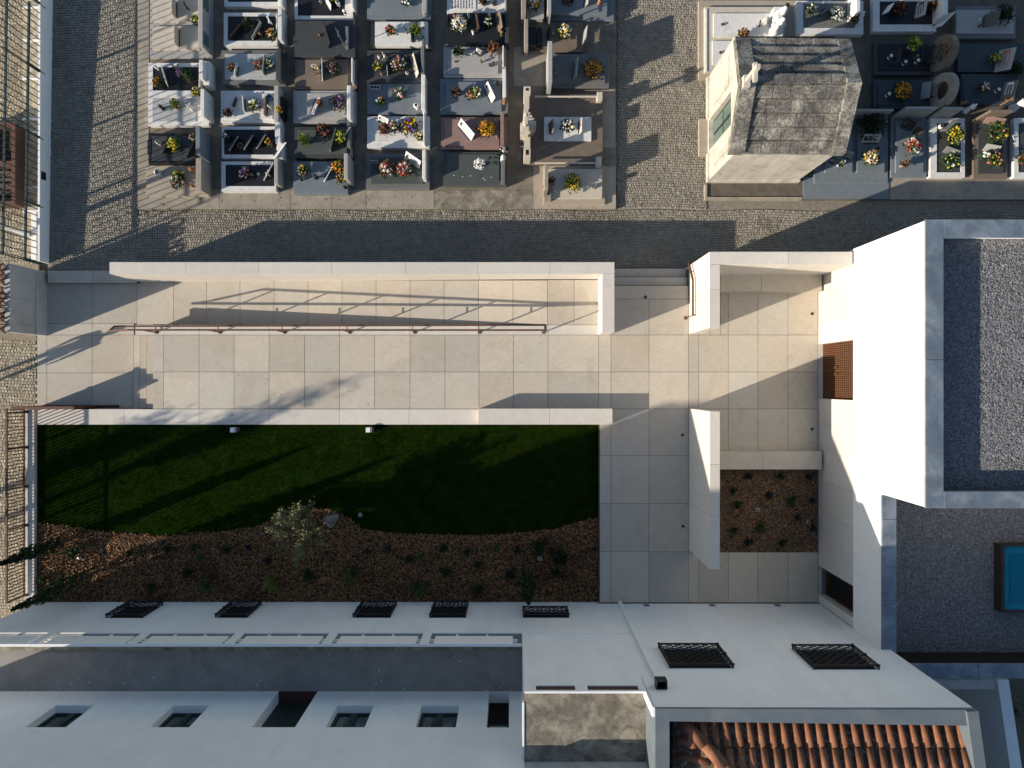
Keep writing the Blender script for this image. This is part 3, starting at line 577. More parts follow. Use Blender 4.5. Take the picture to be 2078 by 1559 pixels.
rx = -math.atan(slope); first = True
for j in range(4):
    for i in range(26):
        x = TX0+pitch*(i+.5); y = TY-j*TL
        if x-TX0 < (j*TL)+.25: continue
        loc = Vector((x+random.uniform(-.012,.012), y+random.uniform(-.015,.015), zT+(j*TL)*slope+.02*(1)))-WL[ROOF.name]
        rt = (math.atan(slope)*-1+.05, 0, random.uniform(-.025, .025))
        if first: proto.location = loc; proto.rotation_euler = rt; first = False
        else: inst(proto, 'roof_tile', loc, ROOF, rt)
for k in range(4):   # hip and the west slope
    L_ = .55; p0 = Vector((TX0+.18+k*L_*.72, TY-.12-k*L_*.72, zT+.10+k*L_*.72*slope)); c = inst(proto, 'hip_tile', p0-WL[ROOF.name], ROOF, (-.28, 0, math.radians(45)), (1.5, .95, 1.5))
for j in range(3):
    for i in range(5):
        y = TY-.62-i*.36; x = TX0+.10+j*TL
        if (TY-y) < (x-TX0)+.5: continue
        inst(proto, 'roof_tile', Vector((x, y, zT+.02+j*TL*slope))-WL[ROOF.name], ROOF, (-math.atan(slope)+.05, 0, math.radians(90)))
mb = MB(); ry = TY-5.2; zr_ = zT+5.0*slope; mb.add([(TX0+3.2,TY-3.2,zT-.02+3.2*slope),(TX1,TY-3.2,zT-.02+3.2*slope),(TX1,ry,zr_),(TX0+5.0,ry,zr_),(TX1,ry-5.0,zT),(TX0,ry-5.0,zT),(TX0,TY-3.2,zT)], [(0,3,2,1),(3,5,4,2),(0,6,5,3)]); mb.build('roof_slope', 'tile', ROOF)
# drain pipe with hopper, vents, string courses
dp = thing('drainpipe', 'white square drainpipe with a dark rain hopper on the white facade', 'drainpipe', (P(1255, 1221, LAWN).x, Y0, PL))
xp = P(1256, 0, LAWN).x; mb = MB(); mb.box(xp-.05, Y0+.003, PL-.05, xp+.05, Y0+.10, 7.0); mb.build('pipe', 'white_wall_old', dp)
mb = MB(); w=.13; mb.box(xp-w, Y0+.003, 7.0, xp-w+.03, Y0+.22, 7.25); mb.box(xp+w-.03, Y0+.003, 7.0, xp+w, Y0+.22, 7.25); mb.box(xp-w+.03, Y0+.19, 7.0, xp+w-.03, Y0+.22, 7.25); mb.box(xp-w+.03, Y0+.003, 7.0, xp+w-.03, Y0+.03, 7.25); mb.build('hopper', 'iron', dp); mb = MB(); mb.box(xp-w+.03, Y0+.03, 7.02, xp+w-.03, Y0+.19, 7.04); mb.build('hopper_floor', 'dark_void', dp)
for x in (1311, 1444, 1576):
    q = P(x, 1229, PL+.12); obx('vent', 'zinc_grey', q.x-.09, Y0+.001, PL+.10, q.x+.09, Y0+.02, PL+.28)
obx('string_course', 'white_wall_old', XB+.3, Y0+.001, ZT+.10, gx(1240), Y0+.03, ZT+.22)
# ground and walls to the east of the old house
aw = thing('alley_wall', 'narrow white-capped wall in the dark alley at lower right', 'wall', P(2040, 1480, 4))
mb = MB(); mb.prism([(q.x, q.y) for q in (P(2024, 1380, 4), P(2047, 1380, 4), P(2080, 1600, 4), P(2056, 1600, 4))], -.1, 4); mb.build('wall', 'white_wall_old', aw)
mb = MB(); q = R(1895, 1379, 2018, 1399, 4.3); mb.box(q[0], q[1], 3.6, q[2], q[3], 4.3); o = mb.build('concrete_ledge', 'cement_cap'); tag(o, 'short grey concrete ledge behind the gravel roof at lower right', 'ledge')

mb = MB()
for i in range(70):
    x = random.uniform(gx(130), XB-.2); y = Y1+(Y0-TW-Y1)*random.betavariate(.8, 1.6)+.02; r = random.uniform(.008, .028); mb.add([(x-r,y-r*.6,ZT+.004),(x+r*.8,y-r*.4,ZT+.004),(x+r*.5,y+r*.7,ZT+.006),(x-r*.7,y+r*.5,ZT+.005)], [(0,1,2,3)])
mb.build('plaster_flecks', 'white_paint', ob)['kind'] = 'stuff'
# ---------------------------------------------------------------- street side on the left
bw = thing('boundary_wall', 'thin white boundary wall between the street and the cemetery lane', 'wall', P(90, 260, CS))
zA, zB_ = .80, .62
pA_, pB_ = P(82, -30, zA), P(80.5, 530, zB_); th = .07
mb = MB(); vs = []
for (p, z) in ((pA_, zA), (pB_, zB_)): vs += [(p.x-th, p.y, 0), (p.x, p.y, 0), (p.x, p.y, z), (p.x-th, p.y, z)]
mb.add(vs, [(3,2,1,0),(4,5,6,7),(0,1,5,4),(1,2,6,5),(2,3,7,6),(3,0,4,7)]); mb.build('wall', 'white_wall_old', bw)
mb = MB(); q = P(87, 357, .5); mb.box(pB_.x-.01, q.y-.13, .38, pB_.x+.055, q.y+.13, .62); mb.build('meter_plate', 'iron', bw)
# planter bays outside the wall
pb = setting('street_verge'); a = R(45, -30, 80, 520, .06)
mb = MB(); mb.box(a[0], a[1], -.05, pA_.x-th, a[3], .03); mb.build('verge_paving', 'street_cobble', pb)
mb = MB(); mb.box(pA_.x-th-.42, a[1], 0, pA_.x-th-.22, a[3], .036); mb.build('verge_strip', mat('verge_clay', (.27,.18,.10), .9, .2, 6), pb)
for y in (-18, 15, 82, 160, 242, 268, 380, 428):
    q = P(60, y, .06); mb = MB(); mb.box(a[0], q.y-.035, .0, pA_.x-th, q.y+.035, .06); mb.build('painted_kerb', 'white_paint', pb)
mb = MB(); mb.box(pA_.x-th-.10, a[1], 0, pA_.x-th-.005, a[3], .055); mb.build('painted_kerb', 'white_paint', pb)
q = R(63, 428, 73, 530, .07); mb = MB(); mb.box(q[0], q[1], 0, q[2], q[3], .07); mb.build('painted_kerb', 'white_paint', pb)
# spear-topped fence on the wall
fe = thing('iron_fence', 'tall dark green spear-topped iron fence along the white boundary wall', 'fence', P(82, 260, zA))
def fx(y): return pA_.x+(pB_.x-pA_.x)*(y-pA_.y)/(pB_.y-pA_.y)-th*.5
yt, yb_ = P(0, -30, 2.2).y, P(0, 530, 1.0).y
for z, w, n in ((1.27, .035, 'rail'), (2.27, .03, 'rail')):
    mb = MB(); bar(mb, (fx(yt), yt, z), (fx(yb_), yb_, z), .03, w*.8); mb.build(n, 'fence_paint', fe)
bm_ = MB(); bm_.tube((0,0,.72), (0,0,2.42), .0155, n=5); bm_.tube((0,0,2.42), (0,0,2.60), .024, .002, n=5); bar0 = bm_.build('bar', 'fence_paint', fe); bar0.data.transform(Matrix.Translation(WL[fe.name])); y = yb_+.05; first = True
while y < yt:
    loc = Vector((fx(y), y, 0))-WL[fe.name]
    if first: bar0.location = loc; first = False
    else: inst(bar0, 'bar', loc, fe)
    y += .213
for py in (-10, 128, 266, 408, 527):
    q = P(70, py, 1.3).y; mb = MB(); mb.box(fx(q)-.035, q-.035, .5, fx(q)+.035, q+.035, 1.32); mb.build('post', 'fence_paint', fe)
    mb = MB(); mb.tube((fx(q), q, 1.3), (fx(q), q, 2.4), .02, n=5); mb.build('post', 'fence_paint', fe)
# rusty skip
s_ = R(-90, 250, 29, 414, .74); sk = thing('rusty_skip', 'open rust-brown metal skip standing in the street behind the fence', 'skip', ((s_[0]+s_[2])/2, (s_[1]+s_[3])/2, 0))
mb = MB(); z1 = .70; w = .06
mb.box(s_[0], s_[1], .12, s_[2], s_[1]+w, z1); mb.box(s_[0], s_[3]-w, .12, s_[2], s_[3], z1); mb.box(s_[2]-w, s_[1]+w, .12, s_[2], s_[3]-w, z1); mb.box(s_[0], s_[1]+w, .12, s_[0]+w, s_[3]-w, z1); mb.box(s_[0]+w, s_[1]+w, .12, s_[2]-w, s_[3]-w, .2); mb.build('body', 'corten_dark', sk)  # shadow-side darkness put into the body colour; the rim keeps lighter rust
mb = MB(); r_ = .05; mb.box(s_[0]-.03, s_[1]-.03, z1, s_[2]+.03, s_[1]+w+.03, z1+r_); mb.box(s_[0]-.03, s_[3]-w-.03, z1, s_[2]+.03, s_[3]+.03, z1+r_); mb.box(s_[2]-w-.03, s_[1]+w+.03, z1, s_[2]+.03, s_[3]-w-.03, z1+r_); mb.build('rim', 'corten', sk)
mb = MB(); ym = (s_[1]+s_[3])/2; mb.box(s_[0]+w, ym-.06, .2, s_[2]-w, ym+.10, z1-.02); mb.build('divider', 'corten', sk)
mb = MB(); [mb.box(s_[0]+.1, s_[1]+w+.08+i*.22, .25, s_[2]-w-.02, s_[1]+w+.24+i*.22, .36+.05*(i%3)) for i in range(5)]; mb.build('load', 'tile_under', sk)
for x in (s_[2]-.25, s_[0]+.2):
    mb = MB(); mb.box(x-.08, s_[1]+.1, 0, x+.08, s_[3]-.1, .12); mb.build('skid', 'corten_dark', sk)
# lamp post beside the fence
q = P(55, 478, 0); lp = thing('lamp_post', 'pale grey steel lamp post standing on the street outside the fence', 'lamp post', q)
mb = MB(); mb.lathe((q.x, q.y, 0), [(.17,0),(.17,.03),(.11,.05),(.11,.9),(.095,1.0),(.07,5.2)], 10); mb.build('pole', 'steel', lp, True)
mb = MB(); mb.lathe((q.x, q.y, 5.2), [(.08,0),(.22,.1),(.22,.3),(.05,.42)], 10); mb.build('lantern', 'steel', lp)
# railing and kerb wall at the street edge of the lawn
rw_ = thing('lawn_street_wall', 'low pale stone kerb wall along the street end of the lawn', 'wall', P(62, 1030, 0)); zk = .60
a = R(52, 831, 68.5, 1222, zk); yy = [831, 868, 945, 1057, 1145, 1222]
for u, v in zip(yy[:-1], yy[1:]): k = R(52, u, 69, v, zk); mb = MB(); mb.box(k[0], k[1]+.003, -.05, k[2], k[3]-.003, zk); mb.build('wall_block', 'wall_stone', rw_)
rl = thing('lawn_railing', 'brown steel railing with close vertical bars at the street end of the lawn', 'railing', P(52, 1030, zk)); xr = P(51, 0, zk).x; zr = 1.46
ya, yb2 = P(0, 829, zr).y, P(0, 1226, zr).y
mb = MB(); bar(mb, (xr, ya, zr), (xr, yb2, zr), .03, .02); mb.build('rail', 'corten', rl); mb = MB(); bar(mb, (xr, ya, zk+.06), (xr, yb2, zk+.06), .025, .02); mb.build('rail', 'corten', rl)
mb = MB(); mb.box(-.013, -.013, zk+.06, .013, .013, zr); b0 = mb.build('bar', 'corten', rl); b0.data.transform(Matrix.Translation(WL[rl.name])); n = 56
for i in range(n):
    loc = Vector((xr, yb2+(ya-yb2)*(i+.5)/n, 0))-WL[rl.name]
    if i == 0: b0.location = loc
    else: inst(b0, 'bar', loc, rl)
for py in (836, 908, 987, 1066, 1208):
    q = P(53, py, zk); mb = MB(); mb.box(xr-.02, q.y-.02, zk, xr+.02, q.y+.02, zr); mb.box(xr+.02, q.y-.045, zk, xr+.12, q.y+.045, zk+.03); mb.build('post', 'corten', rl)
# sliding gate panel
gt = thing('sliding_gate', 'brown steel sliding gate panel parked along the entrance edge', 'gate', P(140, 826, 0)); yg = P(0, 827, .6).y+.02; x0, x1 = P(87, 0, 0).x, P(206, 0, 0).x
mb = MB(); mb.box(x0, yg-.015, .08, x1, yg+.015, 1.46); mb.build('gate_sheet', 'corten_dark', gt); mb = MB(); mb.box(x0, yg-.04, 1.46, x1, yg+.04, 1.53); mb.build('top_rail', 'corten', gt); mb = MB(); mb.box(x0, yg-.04, .02, x1+.6, yg+.04, .08); mb.build('track', 'corten_dark', gt)
mb = MB(); [mb.box(x0+i*(x1-x0)/11, yg+.016, .1, x0+i*(x1-x0)/11+.03, yg+.03, 1.45) for i in range(11)]; mb.build('rib', 'corten', gt)
# person standing in the street just beyond the left edge
def person(px, py):
    b = P(px, py, 0); r = thing('person', 'person in dark jacket and trousers standing in the street, only the shadow in view', 'person', b)
    J = {'pelvis':(0,0,.93,.15),'waist':(0,0,1.08,.135),'chest':(0,0,1.30,.155),'neck':(0,0,1.47,.06),'hip1':(0,.10,.88,.095),'kn1':(.03,.13,.49,.062),'an1':(0,.15,.09,.042),'to1':(.16,.17,.04,.038),
         'hip2':(0,-.10,.88,.095),'kn2':(.03,-.13,.49,.062),'an2':(0,-.15,.09,.042),'to2':(.16,-.17,.04,.038),'sh1':(0,.19,1.40,.066),'el1':(-.02,.25,1.13,.048),'wr1':(.05,.24,.90,.034),'sh2':(0,-.19,1.40,.066),'el2':(-.02,-.25,1.13,.048),'wr2':(.05,-.24,.90,.034)}
    E = [('pelvis','waist'),('waist','chest'),('chest','neck'),('pelvis','hip1'),('hip1','kn1'),('kn1','an1'),('an1','to1'),('pelvis','hip2'),('hip2','kn2'),('kn2','an2'),('an2','to2'),('chest','sh1'),('sh1','el1'),('el1','wr1'),('chest','sh2'),('sh2','el2'),('el2','wr2')]
    k = list(J); me = bpy.data.meshes.new('body'); me.from_pydata([J[n][:3] for n in k], [(k.index(p), k.index(q)) for p, q in E], []); me.materials.append(MAT['jacket'])
    o = bpy.data.objects.new('body', me); COL.objects.link(o); o.parent = r; WL['body'] = b; sm = o.modifiers.new('skin', 'SKIN')
    for n, v in zip(k, me.skin_vertices[0].data): v.radius = (J[n][3], J[n][3]); v.use_root = n == 'pelvis'
    u = o.modifiers.new('sub', 'SUBSURF'); u.levels = u.render_levels = 2
    mb = MB(); mb.ball((b.x+.01, b.y, 1.63), .105, sub=3, sq=(1.0,.8,1.22)); mb.tube((b.x, b.y, 1.44), (b.x, b.y, 1.58), .055, .05, 10); mb.add([(b.x+.10,b.y-.015,1.60),(b.x+.10,b.y+.015,1.60),(b.x+.135,b.y,1.585),(b.x+.105,b.y,1.64)], [(0,2,1),(0,1,3),(0,3,2),(1,2,3)]); mb.build('head', 'skin', r, True)
    mb = MB(); mb.ball((b.x-.015, b.y, 1.665), .108, sub=3, sq=(1.0,.84,1.05)); mb.build('hair', 'hair', r, True)
    for s in (1, -1):
        mb = MB(); w = Vector((b.x+.05, b.y+s*.24, .90)); mb.obox(w+Vector((.01,0,-.05)), (.035,0,0), (0,.014,0), (0,0,.05))
        for i, L_ in enumerate((.065,.075,.07,.055)): mb.tube(w+Vector((-.02+i*.02,0,-.10)), w+Vector((-.016+i*.02,-s*.012,-.10-L_)), .009, .007, 5)
        mb.tube(w+Vector((.035,0,-.05)), w+Vector((.06,-s*.01,-.10)), .010, .008, 5); mb.build('hand', 'skin', r)
person(-26, 772)
# ---------------------------------------------------------------- small things on lawn and paving
def small_light(px, py, z, m='steel', label='', r=.055):
    q = P(px, py, z); t = thing('ground_light', label, 'ground light', q, None); mb = MB(); mb.lathe((q.x,q.y,z), [(r,-.05),(r,.012),(r*.75,.016)], 14); mb.build('ring', m, t, False); mb = MB(); mb.lathe((q.x,q.y,z+.0165), [(r*.55,0),(r*.45,.006)], 12); mb.build('lens', 'glass_dark', t)
for (x, y, lb) in ((1385, 883, 'round light set in the lawn path paving, upper of two beside the standing wall'), (1386, 1068, 'round light set in the lawn path paving, lower of two beside the standing wall'), (1648, 637, 'round light in the paving of the upper bench court'), (1648, 871, 'round light in the paving just above the planter bench'), (1310, 603, 'round light in the paving below the side steps')): small_light(x, y, PL, 'iron', lb, .05)
for (x, y, z, lb) in ((570, 1052, LAWN, 'pale round light in the grass beside the olive tree'), (731, 1045, LAWN, 'pale round light in the grass at the bark inlet'), (1537, 1035, PL, 'pale round light in the middle of the court planter'), (1640, 1060, PL, 'pale round light near the building in the court planter'), (1096, 1134, LAWN, 'pale round light in the bark among the right-hand shrubs'), (161, 1132, LAWN, 'pale round light in the bark beside the cypresses')): small_light(x, y, z+.02, 'steel', lb, .065)
for x, lb in ((473, 'left of two small white bollard lights in the grass along the coping'), (748.5, 'right of two small white bollard lights in the grass along the coping')):
    q = P(x, 873, LAWN+.32); t = thing('bollard_light', lb, 'bollard light', (q.x, q.y, LAWN), 'bollard lights along the lawn'); mb = MB(); mb.box(q.x-.10, q.y-.075, LAWN-.05, q.x+.04, q.y+.075, LAWN+.32); mb.build('body', 'white_paint', t); mb = MB(); mb.box(q.x+.045, q.y-.07, LAWN-.05, q.x+.10, q.y+.07, LAWN+.31); mb.build('lamp_face', 'steel', t)
# ---------------------------------------------------------------- plants
def leaf_cloud(n, gen, smin, smax, up=.4):
    mb = MB(); V = mb.v
    for i in range(n):
        c, d = gen(); s = random.uniform(smin, smax); d = Vector(d)+Vector((random.gauss(0,.5), random.gauss(0,.5), random.gauss(up,.4)))
        if d.length < .05: d = Vector((0,0,1))
        d = d.normalized(); a = d.orthogonal().normalized(); w = (a*math.cos(i)+d.cross(a)*math.sin(i))*s*.28; c = Vector(c)
        mb.add([c-d*s*.5, c+w, c+d*s*.5, c-w], [(0,1,2,3)])
    return mb
def cypress(px, py, z, h, rad, label, n=1500, lean=(0,0)):
    b = P(px, py, z); t = thing('cypress', label, 'cypress', b); mb = MB(); mb.tube(b, b+Vector((lean[0]*.8, lean[1]*.8, h*.8)), .05*rad/.3, .015, 7); mb.build('trunk', 'bark', t)
    ph = [random.uniform(0,6.28) for _ in range(4)]
    def gen():
        u = random.random()**.8; z_ = .06+u*.94; a = random.uniform(0, 6.28); r = rad*min(1, (1-z_)*2.0+.06)*min(1, z_*5+.5)*(.8+.25*math.sin(3*a+ph[0]+9*z_)+.15*math.sin(7*z_*6+ph[1]+a))*random.uniform(.45,1.05)
        return b+Vector((lean[0]*z_+r*math.cos(a), lean[1]*z_+r*math.sin(a), h*z_)), (math.cos(a)*.4, math.sin(a)*.4, 1.2)
    leaf_cloud(n, gen, .06, .17).build('crown', 'leaf_dark', t); leaf_cloud(n//4, gen, .05, .13).build('foliage_tips', 'leaf', t); return t
cypress(129, 1099, LAWN, 3.05, .24, 'slim dark cypress leaning over the railing, upper of the two at the street corner')
cypress(186, 1165, LAWN, 3.75, .29, 'slim dark cypress against the house wall, lower of the two at the street corner')
cypress(1068, 1163, LAWN, 3.3, .30, 'tall green cypress in front of the rightmost low grilled window', 1300)
cypress(1133, 1122, LAWN, 1.1, .34, 'short bright green conifer at the right end of the bark bed', 700)
# tree across the street casting the soft shadow on the walk
def street_tree(px, py, h, label):
    b = P(px, py, 0); t = thing('street_tree', label, 'tree', b); mb = MB(); mb.tube(b, b+Vector((.1,.05,h*.55)), .13, .09, 8); top = b+Vector((.1,.05,h*.55)); limbs = []
    for i in range(9):
        a = i*2.4; e = top+Vector((math.cos(a)*random.uniform(.15,.5), math.sin(a)*random.uniform(.15,.5), random.uniform(.12,.45)*h)); mb.tube(top-Vector((0,0,random.uniform(0,1.4))), e, .04, .012, 5); limbs.append(e)
    mb.build('trunk', 'bark', t)
    def gen():
        e = random.choice(limbs); k = random.random(); c = top.lerp(e, .1+.95*k)+Vector((random.gauss(0,.13), random.gauss(0,.13), random.gauss(0,.22))); return c, (0,0,.6)
    leaf_cloud(2600, gen, .06, .16, .1).build('crown', 'leaf_dark', t)
street_tree(-235, 1148, 7.0, 'slender tree across the street beyond the left edge')
street_tree(-330, 1125, 5.0, 'smaller tree across the street beyond the left edge')
def shrub(px, py, z, r, h, label, m='leaf_dark', n=None, ls=(.05,.11), name='shrub', tips=None):
    b = P(px, py, z); t = thing(name, label, 'shrub', b); mb = MB()
    for i in range(6): a = i*1.05+random.random(); mb.tube(b-Vector((0,0,.05)), b+Vector((math.cos(a)*r*.6, math.sin(a)*r*.6, h*.7)), .012, .004, 4)
    mb.build('stem', 'twig', t); ph = random.uniform(0, 6.28)
    def gen():
        a = random.uniform(0, 6.28); el = random.uniform(.05, 1.5); k = random.uniform(.35,1.0)*(.72+.3*math.sin(3*a+ph)+.15*math.sin(5*a+2*ph)); return b+Vector((r*k*math.cos(a)*math.cos(el), r*k*math.sin(a)*math.cos(el), h*(.15+.85*k*math.sin(el)))), (math.cos(a), math.sin(a), .5)
    n = n or int(160+1500*r*r); leaf_cloud(n, gen, *ls).build('foliage', m, t)
    if tips: leaf_cloud(n//3, gen, ls[0]*.8, ls[1]*.8).build('foliage_tips', tips, t)
    return t
# olive tree and the rock beside it
def olive(px, py, z):
    b = P(px, py, z); t = thing('olive_tree', 'loose grey-green olive tree at the bark inlet in the lawn', 'tree', b); mb = MB(); mb.tube(b-Vector((0,0,.1)), b+Vector((-.05,-.02,.9)), .085, .06, 8); mb.tube(b+Vector((-.05,-.02,.88)), b+Vector((-.14,.05,1.5)), .06, .035, 7); mb.build('trunk', 'bark', t)
    br = []; mb = MB(); o = b+Vector((-.12,.03,1.35))
    for i in range(42):
        a = random.uniform(0, 6.28); L_ = random.uniform(.25, 1.1); e = o+Vector((math.cos(a)*L_, math.sin(a)*L_*.9, random.uniform(-.35,1.35)*(1.1-L_*.6))); mb.tube(o+Vector((random.gauss(0,.05),random.gauss(0,.05),random.uniform(-.4,.2))), e, .014, .004, 4); br.append(e)
    mb.build('branch', 'twig', t)
    def gen():
        e = random.choice(br); k = random.uniform(.5,1.06); c = o.lerp(e, k)+Vector((random.gauss(0,.06),random.gauss(0,.06),random.gauss(0,.06))); return c, (e-o)
    leaf_cloud(3800, gen, .05, .12).build('foliage', 'leaf_olive', t)
olive(640, 1064, LAWN)
q = P(672, 1056, LAWN); t = thing('garden_rock', 'grey boulder half buried at the top of the bark inlet', 'rock', q); mb = MB(); mb.ball((q.x,q.y,LAWN), .22, sub=3, sq=(1.1,.9,.6)); mb.v = [(v[0]+.05*math.sin(v[1]*19+v[2]*7), v[1]+.05*math.sin(v[0]*17), v[2]+.04*math.sin(v[0]*13+v[1]*11)) for v in mb.v]; mb.build('stone', 'lichen_stone', t)
for (x, y, r, h, m, lb) in (
 (155,1118,.38,.5,'leaf','dark green spreading shrub between the cypresses and the grass edge'), (90,1175,.22,.3,'leaf','small green shrub hugging the kerb wall by the lower cypress'), (265,1122,.16,.25,'leaf','small tuft in the bark at the sunlit edge'),
 (342,1113,.17,.3,'leaf_dark','small dark tuft in the bark, first right of the sunny patch'), (397,1109,.16,.28,'leaf_dark','small dark tuft second right of the sunny patch'), (412,1127,.16,.6,'leaf','thin upright seedling in the bark left of the olive tree'), (463,1115,.18,.3,'leaf_dark','small dark tuft halfway to the olive tree'), (505,1110,.13,.2,'leaf_teal','tiny blue-grey tuft left of the olive tree'), (543,1136,.14,.2,'leaf_teal','tiny blue-grey tuft below the olive tree'),
 (385,1160,.28,.4,'leaf_dark','low dark shrub in the bark above the second grilled window'), (422,1185,.34,.5,'leaf','broad green shrub in the bark above the second grilled window'), (310,1190,.22,.3,'leaf_dark','faint low shrub near the house wall above the first window'),
 (555,1178,.36,.8,'leaf_light','yellow-green leafy shrub below the olive tree by the house'), (628,1165,.30,.4,'leaf_dark','dim shrub right below the olive tree'), (717,1163,.42,.6,'leaf','large green shrub in the middle of the bark bed'), (745,1118,.14,.2,'leaf_teal','tiny blue-grey tuft above the large middle shrub'), (788,1112,.14,.2,'leaf_teal','tiny blue-grey tuft under the lawn edge, right of middle'),
 (830,1133,.16,.25,'leaf_dark','small dark tuft left of the leafy seedling pair'), (854,1128,.15,.55,'leaf','upright green seedling right of the middle of the bed'), (850,1190,.40,.6,'leaf','grey-green rounded shrub above the fourth grilled window'), (901,1110,.18,.25,'leaf_dark','small dark tuft under the lawn edge above the fourth window'), (947,1120,.18,.25,'leaf_dark','round dark tuft between lawn edge and fourth window'), (970,1146,.16,.25,'leaf_dark','small dark tuft in the middle of the right half of the bed'),
 (1009,1111,.15,.25,'leaf','small green tuft left of the tall cypress'), (1050,1116,.16,.25,'leaf_dark','dark tuft just above the tall cypress'), (1093,1108,.38,.4,'leaf_dark','broad dark shrub beside the short bright conifer'), (1130,1160,.24,.4,'leaf_dark','dark shrub below the short bright conifer'), (1035,1165,.28,.35,'leaf_dark','dim low shrub left of the tall cypress by the house'), (970,1195,.28,.35,'leaf_dark','dim low shrub near the house between the two right windows'), (905,1160,.25,.35,'leaf_dark','dim low shrub above right of the rounded grey-green shrub')):
    shrub(x, y, LAWN, r, h, lb, m, tips='leaf' if r > .3 and m == 'leaf_dark' else None)
for (x, y, r, m, lb) in ((1517,966,.13,'leaf_dark','small dark plant under the bench at the planter top left'), (1582,966,.13,'leaf_dark','small dark plant under the bench, planter top middle'), (1640,968,.13,'leaf_teal','blue-grey plant in the planter top right corner'), (1487,995,.14,'leaf_dark','small dark plant at the planter left edge'), (1558,1004,.15,'leaf_teal','blue-grey plant in the planter centre top'), (1605,1015,.26,'leaf','spreading green plant right of the planter centre'), (1495,1023,.18,'leaf','green plant in the planter left of centre'), (1645,1015,.12,'leaf_teal','blue-grey plant at the planter right edge, middle'), (1617,1049,.14,'leaf_teal','blue-grey plant below the spreading green plant'), (1541,1070,.26,'leaf','tall green plant in the planter lower centre'), (1488,1075,.15,'leaf_dark','dark plant in the planter lower left'), (1515,1098,.17,'leaf_dark','dark plant near the planter bottom edge, left'), (1584,1100,.18,'leaf_dark','dark plant near the planter bottom edge, right'), (1647,1071,.13,'leaf_teal','blue-grey plant at the planter lower right')):
    shrub(x, y, PL, r, .3, lb, m)
shrub(2005, 1405, .3, .6, 1.6, 'dark hanging climber in the narrow alley at lower right', 'leaf_dark', 600)
# ---------------------------------------------------------------- cemetery: platforms
plat = setting('grave_platform'); ZG = CS+.13
def pbox(name, m, x0, y0, x1, y1, z0, z1, parent=None, zpx=None, bevel=0):
    a = R(x0, y0, x1, y1, z1 if zpx is None else zpx); mb = MB(); mb.box(a[0], a[1], z0, a[2], a[3], z1); return mb.build(name, m, parent, bevel=bevel)
pbox('platform_base', 'aisle_concrete', 279, -60, 1250, 424, 0, ZG-.012, plat)
for a, b, m in ((279.5, 445, 'concrete'), (445, 590, 'concrete'), (590, 672, 'concrete'), (672, 743, 'concrete'), (743, 881, 'concrete'), (881, 1082, 'mottled_concrete'), (1082, 1250, 'sand_concrete')): pbox('apron_slab', m, a+.4, 386 if a < 1000 else 338, b-.4, 424, ZG-.01, ZG, plat)
for y0, y1 in ((-40, 120), (120, 262), (262, 386)): pbox('apron_slab', 'concrete', 279.5, y0+.4, 302, y1-.4, ZG-.01, ZG+.0, plat)
for y0, y1 in ((95, 175), (180, 300)): pbox('apron_slab', 'concrete', 1042 if y0 < 150 else 1222, y0, 1108 if y0 < 150 else 1249, y1, ZG-.01, ZG, plat)
pbox('platform_base', 'alley_concrete', 1432, -60, 2200, 405, 0, ZG-.012, plat)
pbox('apron_slab', 'blue_granite', 1630, 360, 1804, 404, ZG-.01, ZG+.03, plat); pbox('apron_slab', 'concrete', 1805, 360, 2120, 405, ZG-.01, ZG, plat)
pbox('apron_slab', 'sand_concrete', 1418, 1, 1620, 160, ZG-.2, ZG, plat)
# ---------------------------------------------------------------- chapel
ch = thing('mausoleum', 'small stone-roofed family mausoleum with cream walls and a broken cross on its gable', 'mausoleum', P(1525, 270, CS))
zE, zRi = 3.24, 4.05
SWe, SEe, NWe, NEe = P(1478,312,zE), P(1712,314,zE), P(1490,80,zE), P(1722,83,zE); RW, RE = P(1500,172,zRi), P(1745,172,zRi)
SWb, SEb = P(1431,371,CS), P(1613,373,CS); NEb = P(1618, 165, CS); NWb = P(1437, 163, CS)
wx = .32
def shell(name, m, poly, z0, z1): mb = MB(); mb.prism(poly, z0, z1); return mb.build(name, m, ch)
xy = lambda v: (v.x, v.y)
ins = lambda v, dx, dy: (v.x+dx, v.y+dy)
# west front with door opening
dY0, dY1 = P(0, 312, CS).y, P(0, 252, CS).y; xw0 = SWb.x+.04; zd = 2.85
mb = MB(); y0, y1 = SWb.y, NWb.y
mb.box(xw0, y0, CS, xw0+wx, dY0, zE-.06); mb.box(xw0, dY1, CS, xw0+wx, y1, zE-.06); mb.box(xw0, dY0, zd, xw0+wx, dY1, zE-.06); mb.box(xw0, dY0, CS, xw0+wx, dY1, CS+.3)
mb.add([(xw0,y0,zE-.06),(xw0,y1,zE-.06),(xw0,(y0+y1)/2,zRi-.05),(xw0+wx,y0,zE-.06),(xw0+wx,y1,zE-.06),(xw0+wx,(y0+y1)/2,zRi-.05)], [(0,2,1),(3,4,5),(0,3,5,2),(1,2,5,4)]); mb.build('front_wall', 'chapel_wall', ch)
mb = MB(); mb.box(xw0+wx, y0, CS, SEb.x, y0+wx, zE-.06); mb.box(xw0+wx, y1-wx, CS, SEb.x, y1, zE-.06); mb.box(SEb.x-wx, y0+wx, CS, SEb.x, y1-wx, zE-.06)
mb.add([(SEb.x-wx,y0,zE-.06),(SEb.x-wx,y1,zE-.06),(SEb.x-wx,(y0+y1)/2,zRi-.05),(SEb.x,y0,zE-.06),(SEb.x,y1,zE-.06),(SEb.x,(y0+y1)/2,zRi-.05)], [(0,2,1),(3,4,5),(0,3,5,2),(1,2,5,4)]); mb.build('wall', 'chapel_wall', ch)
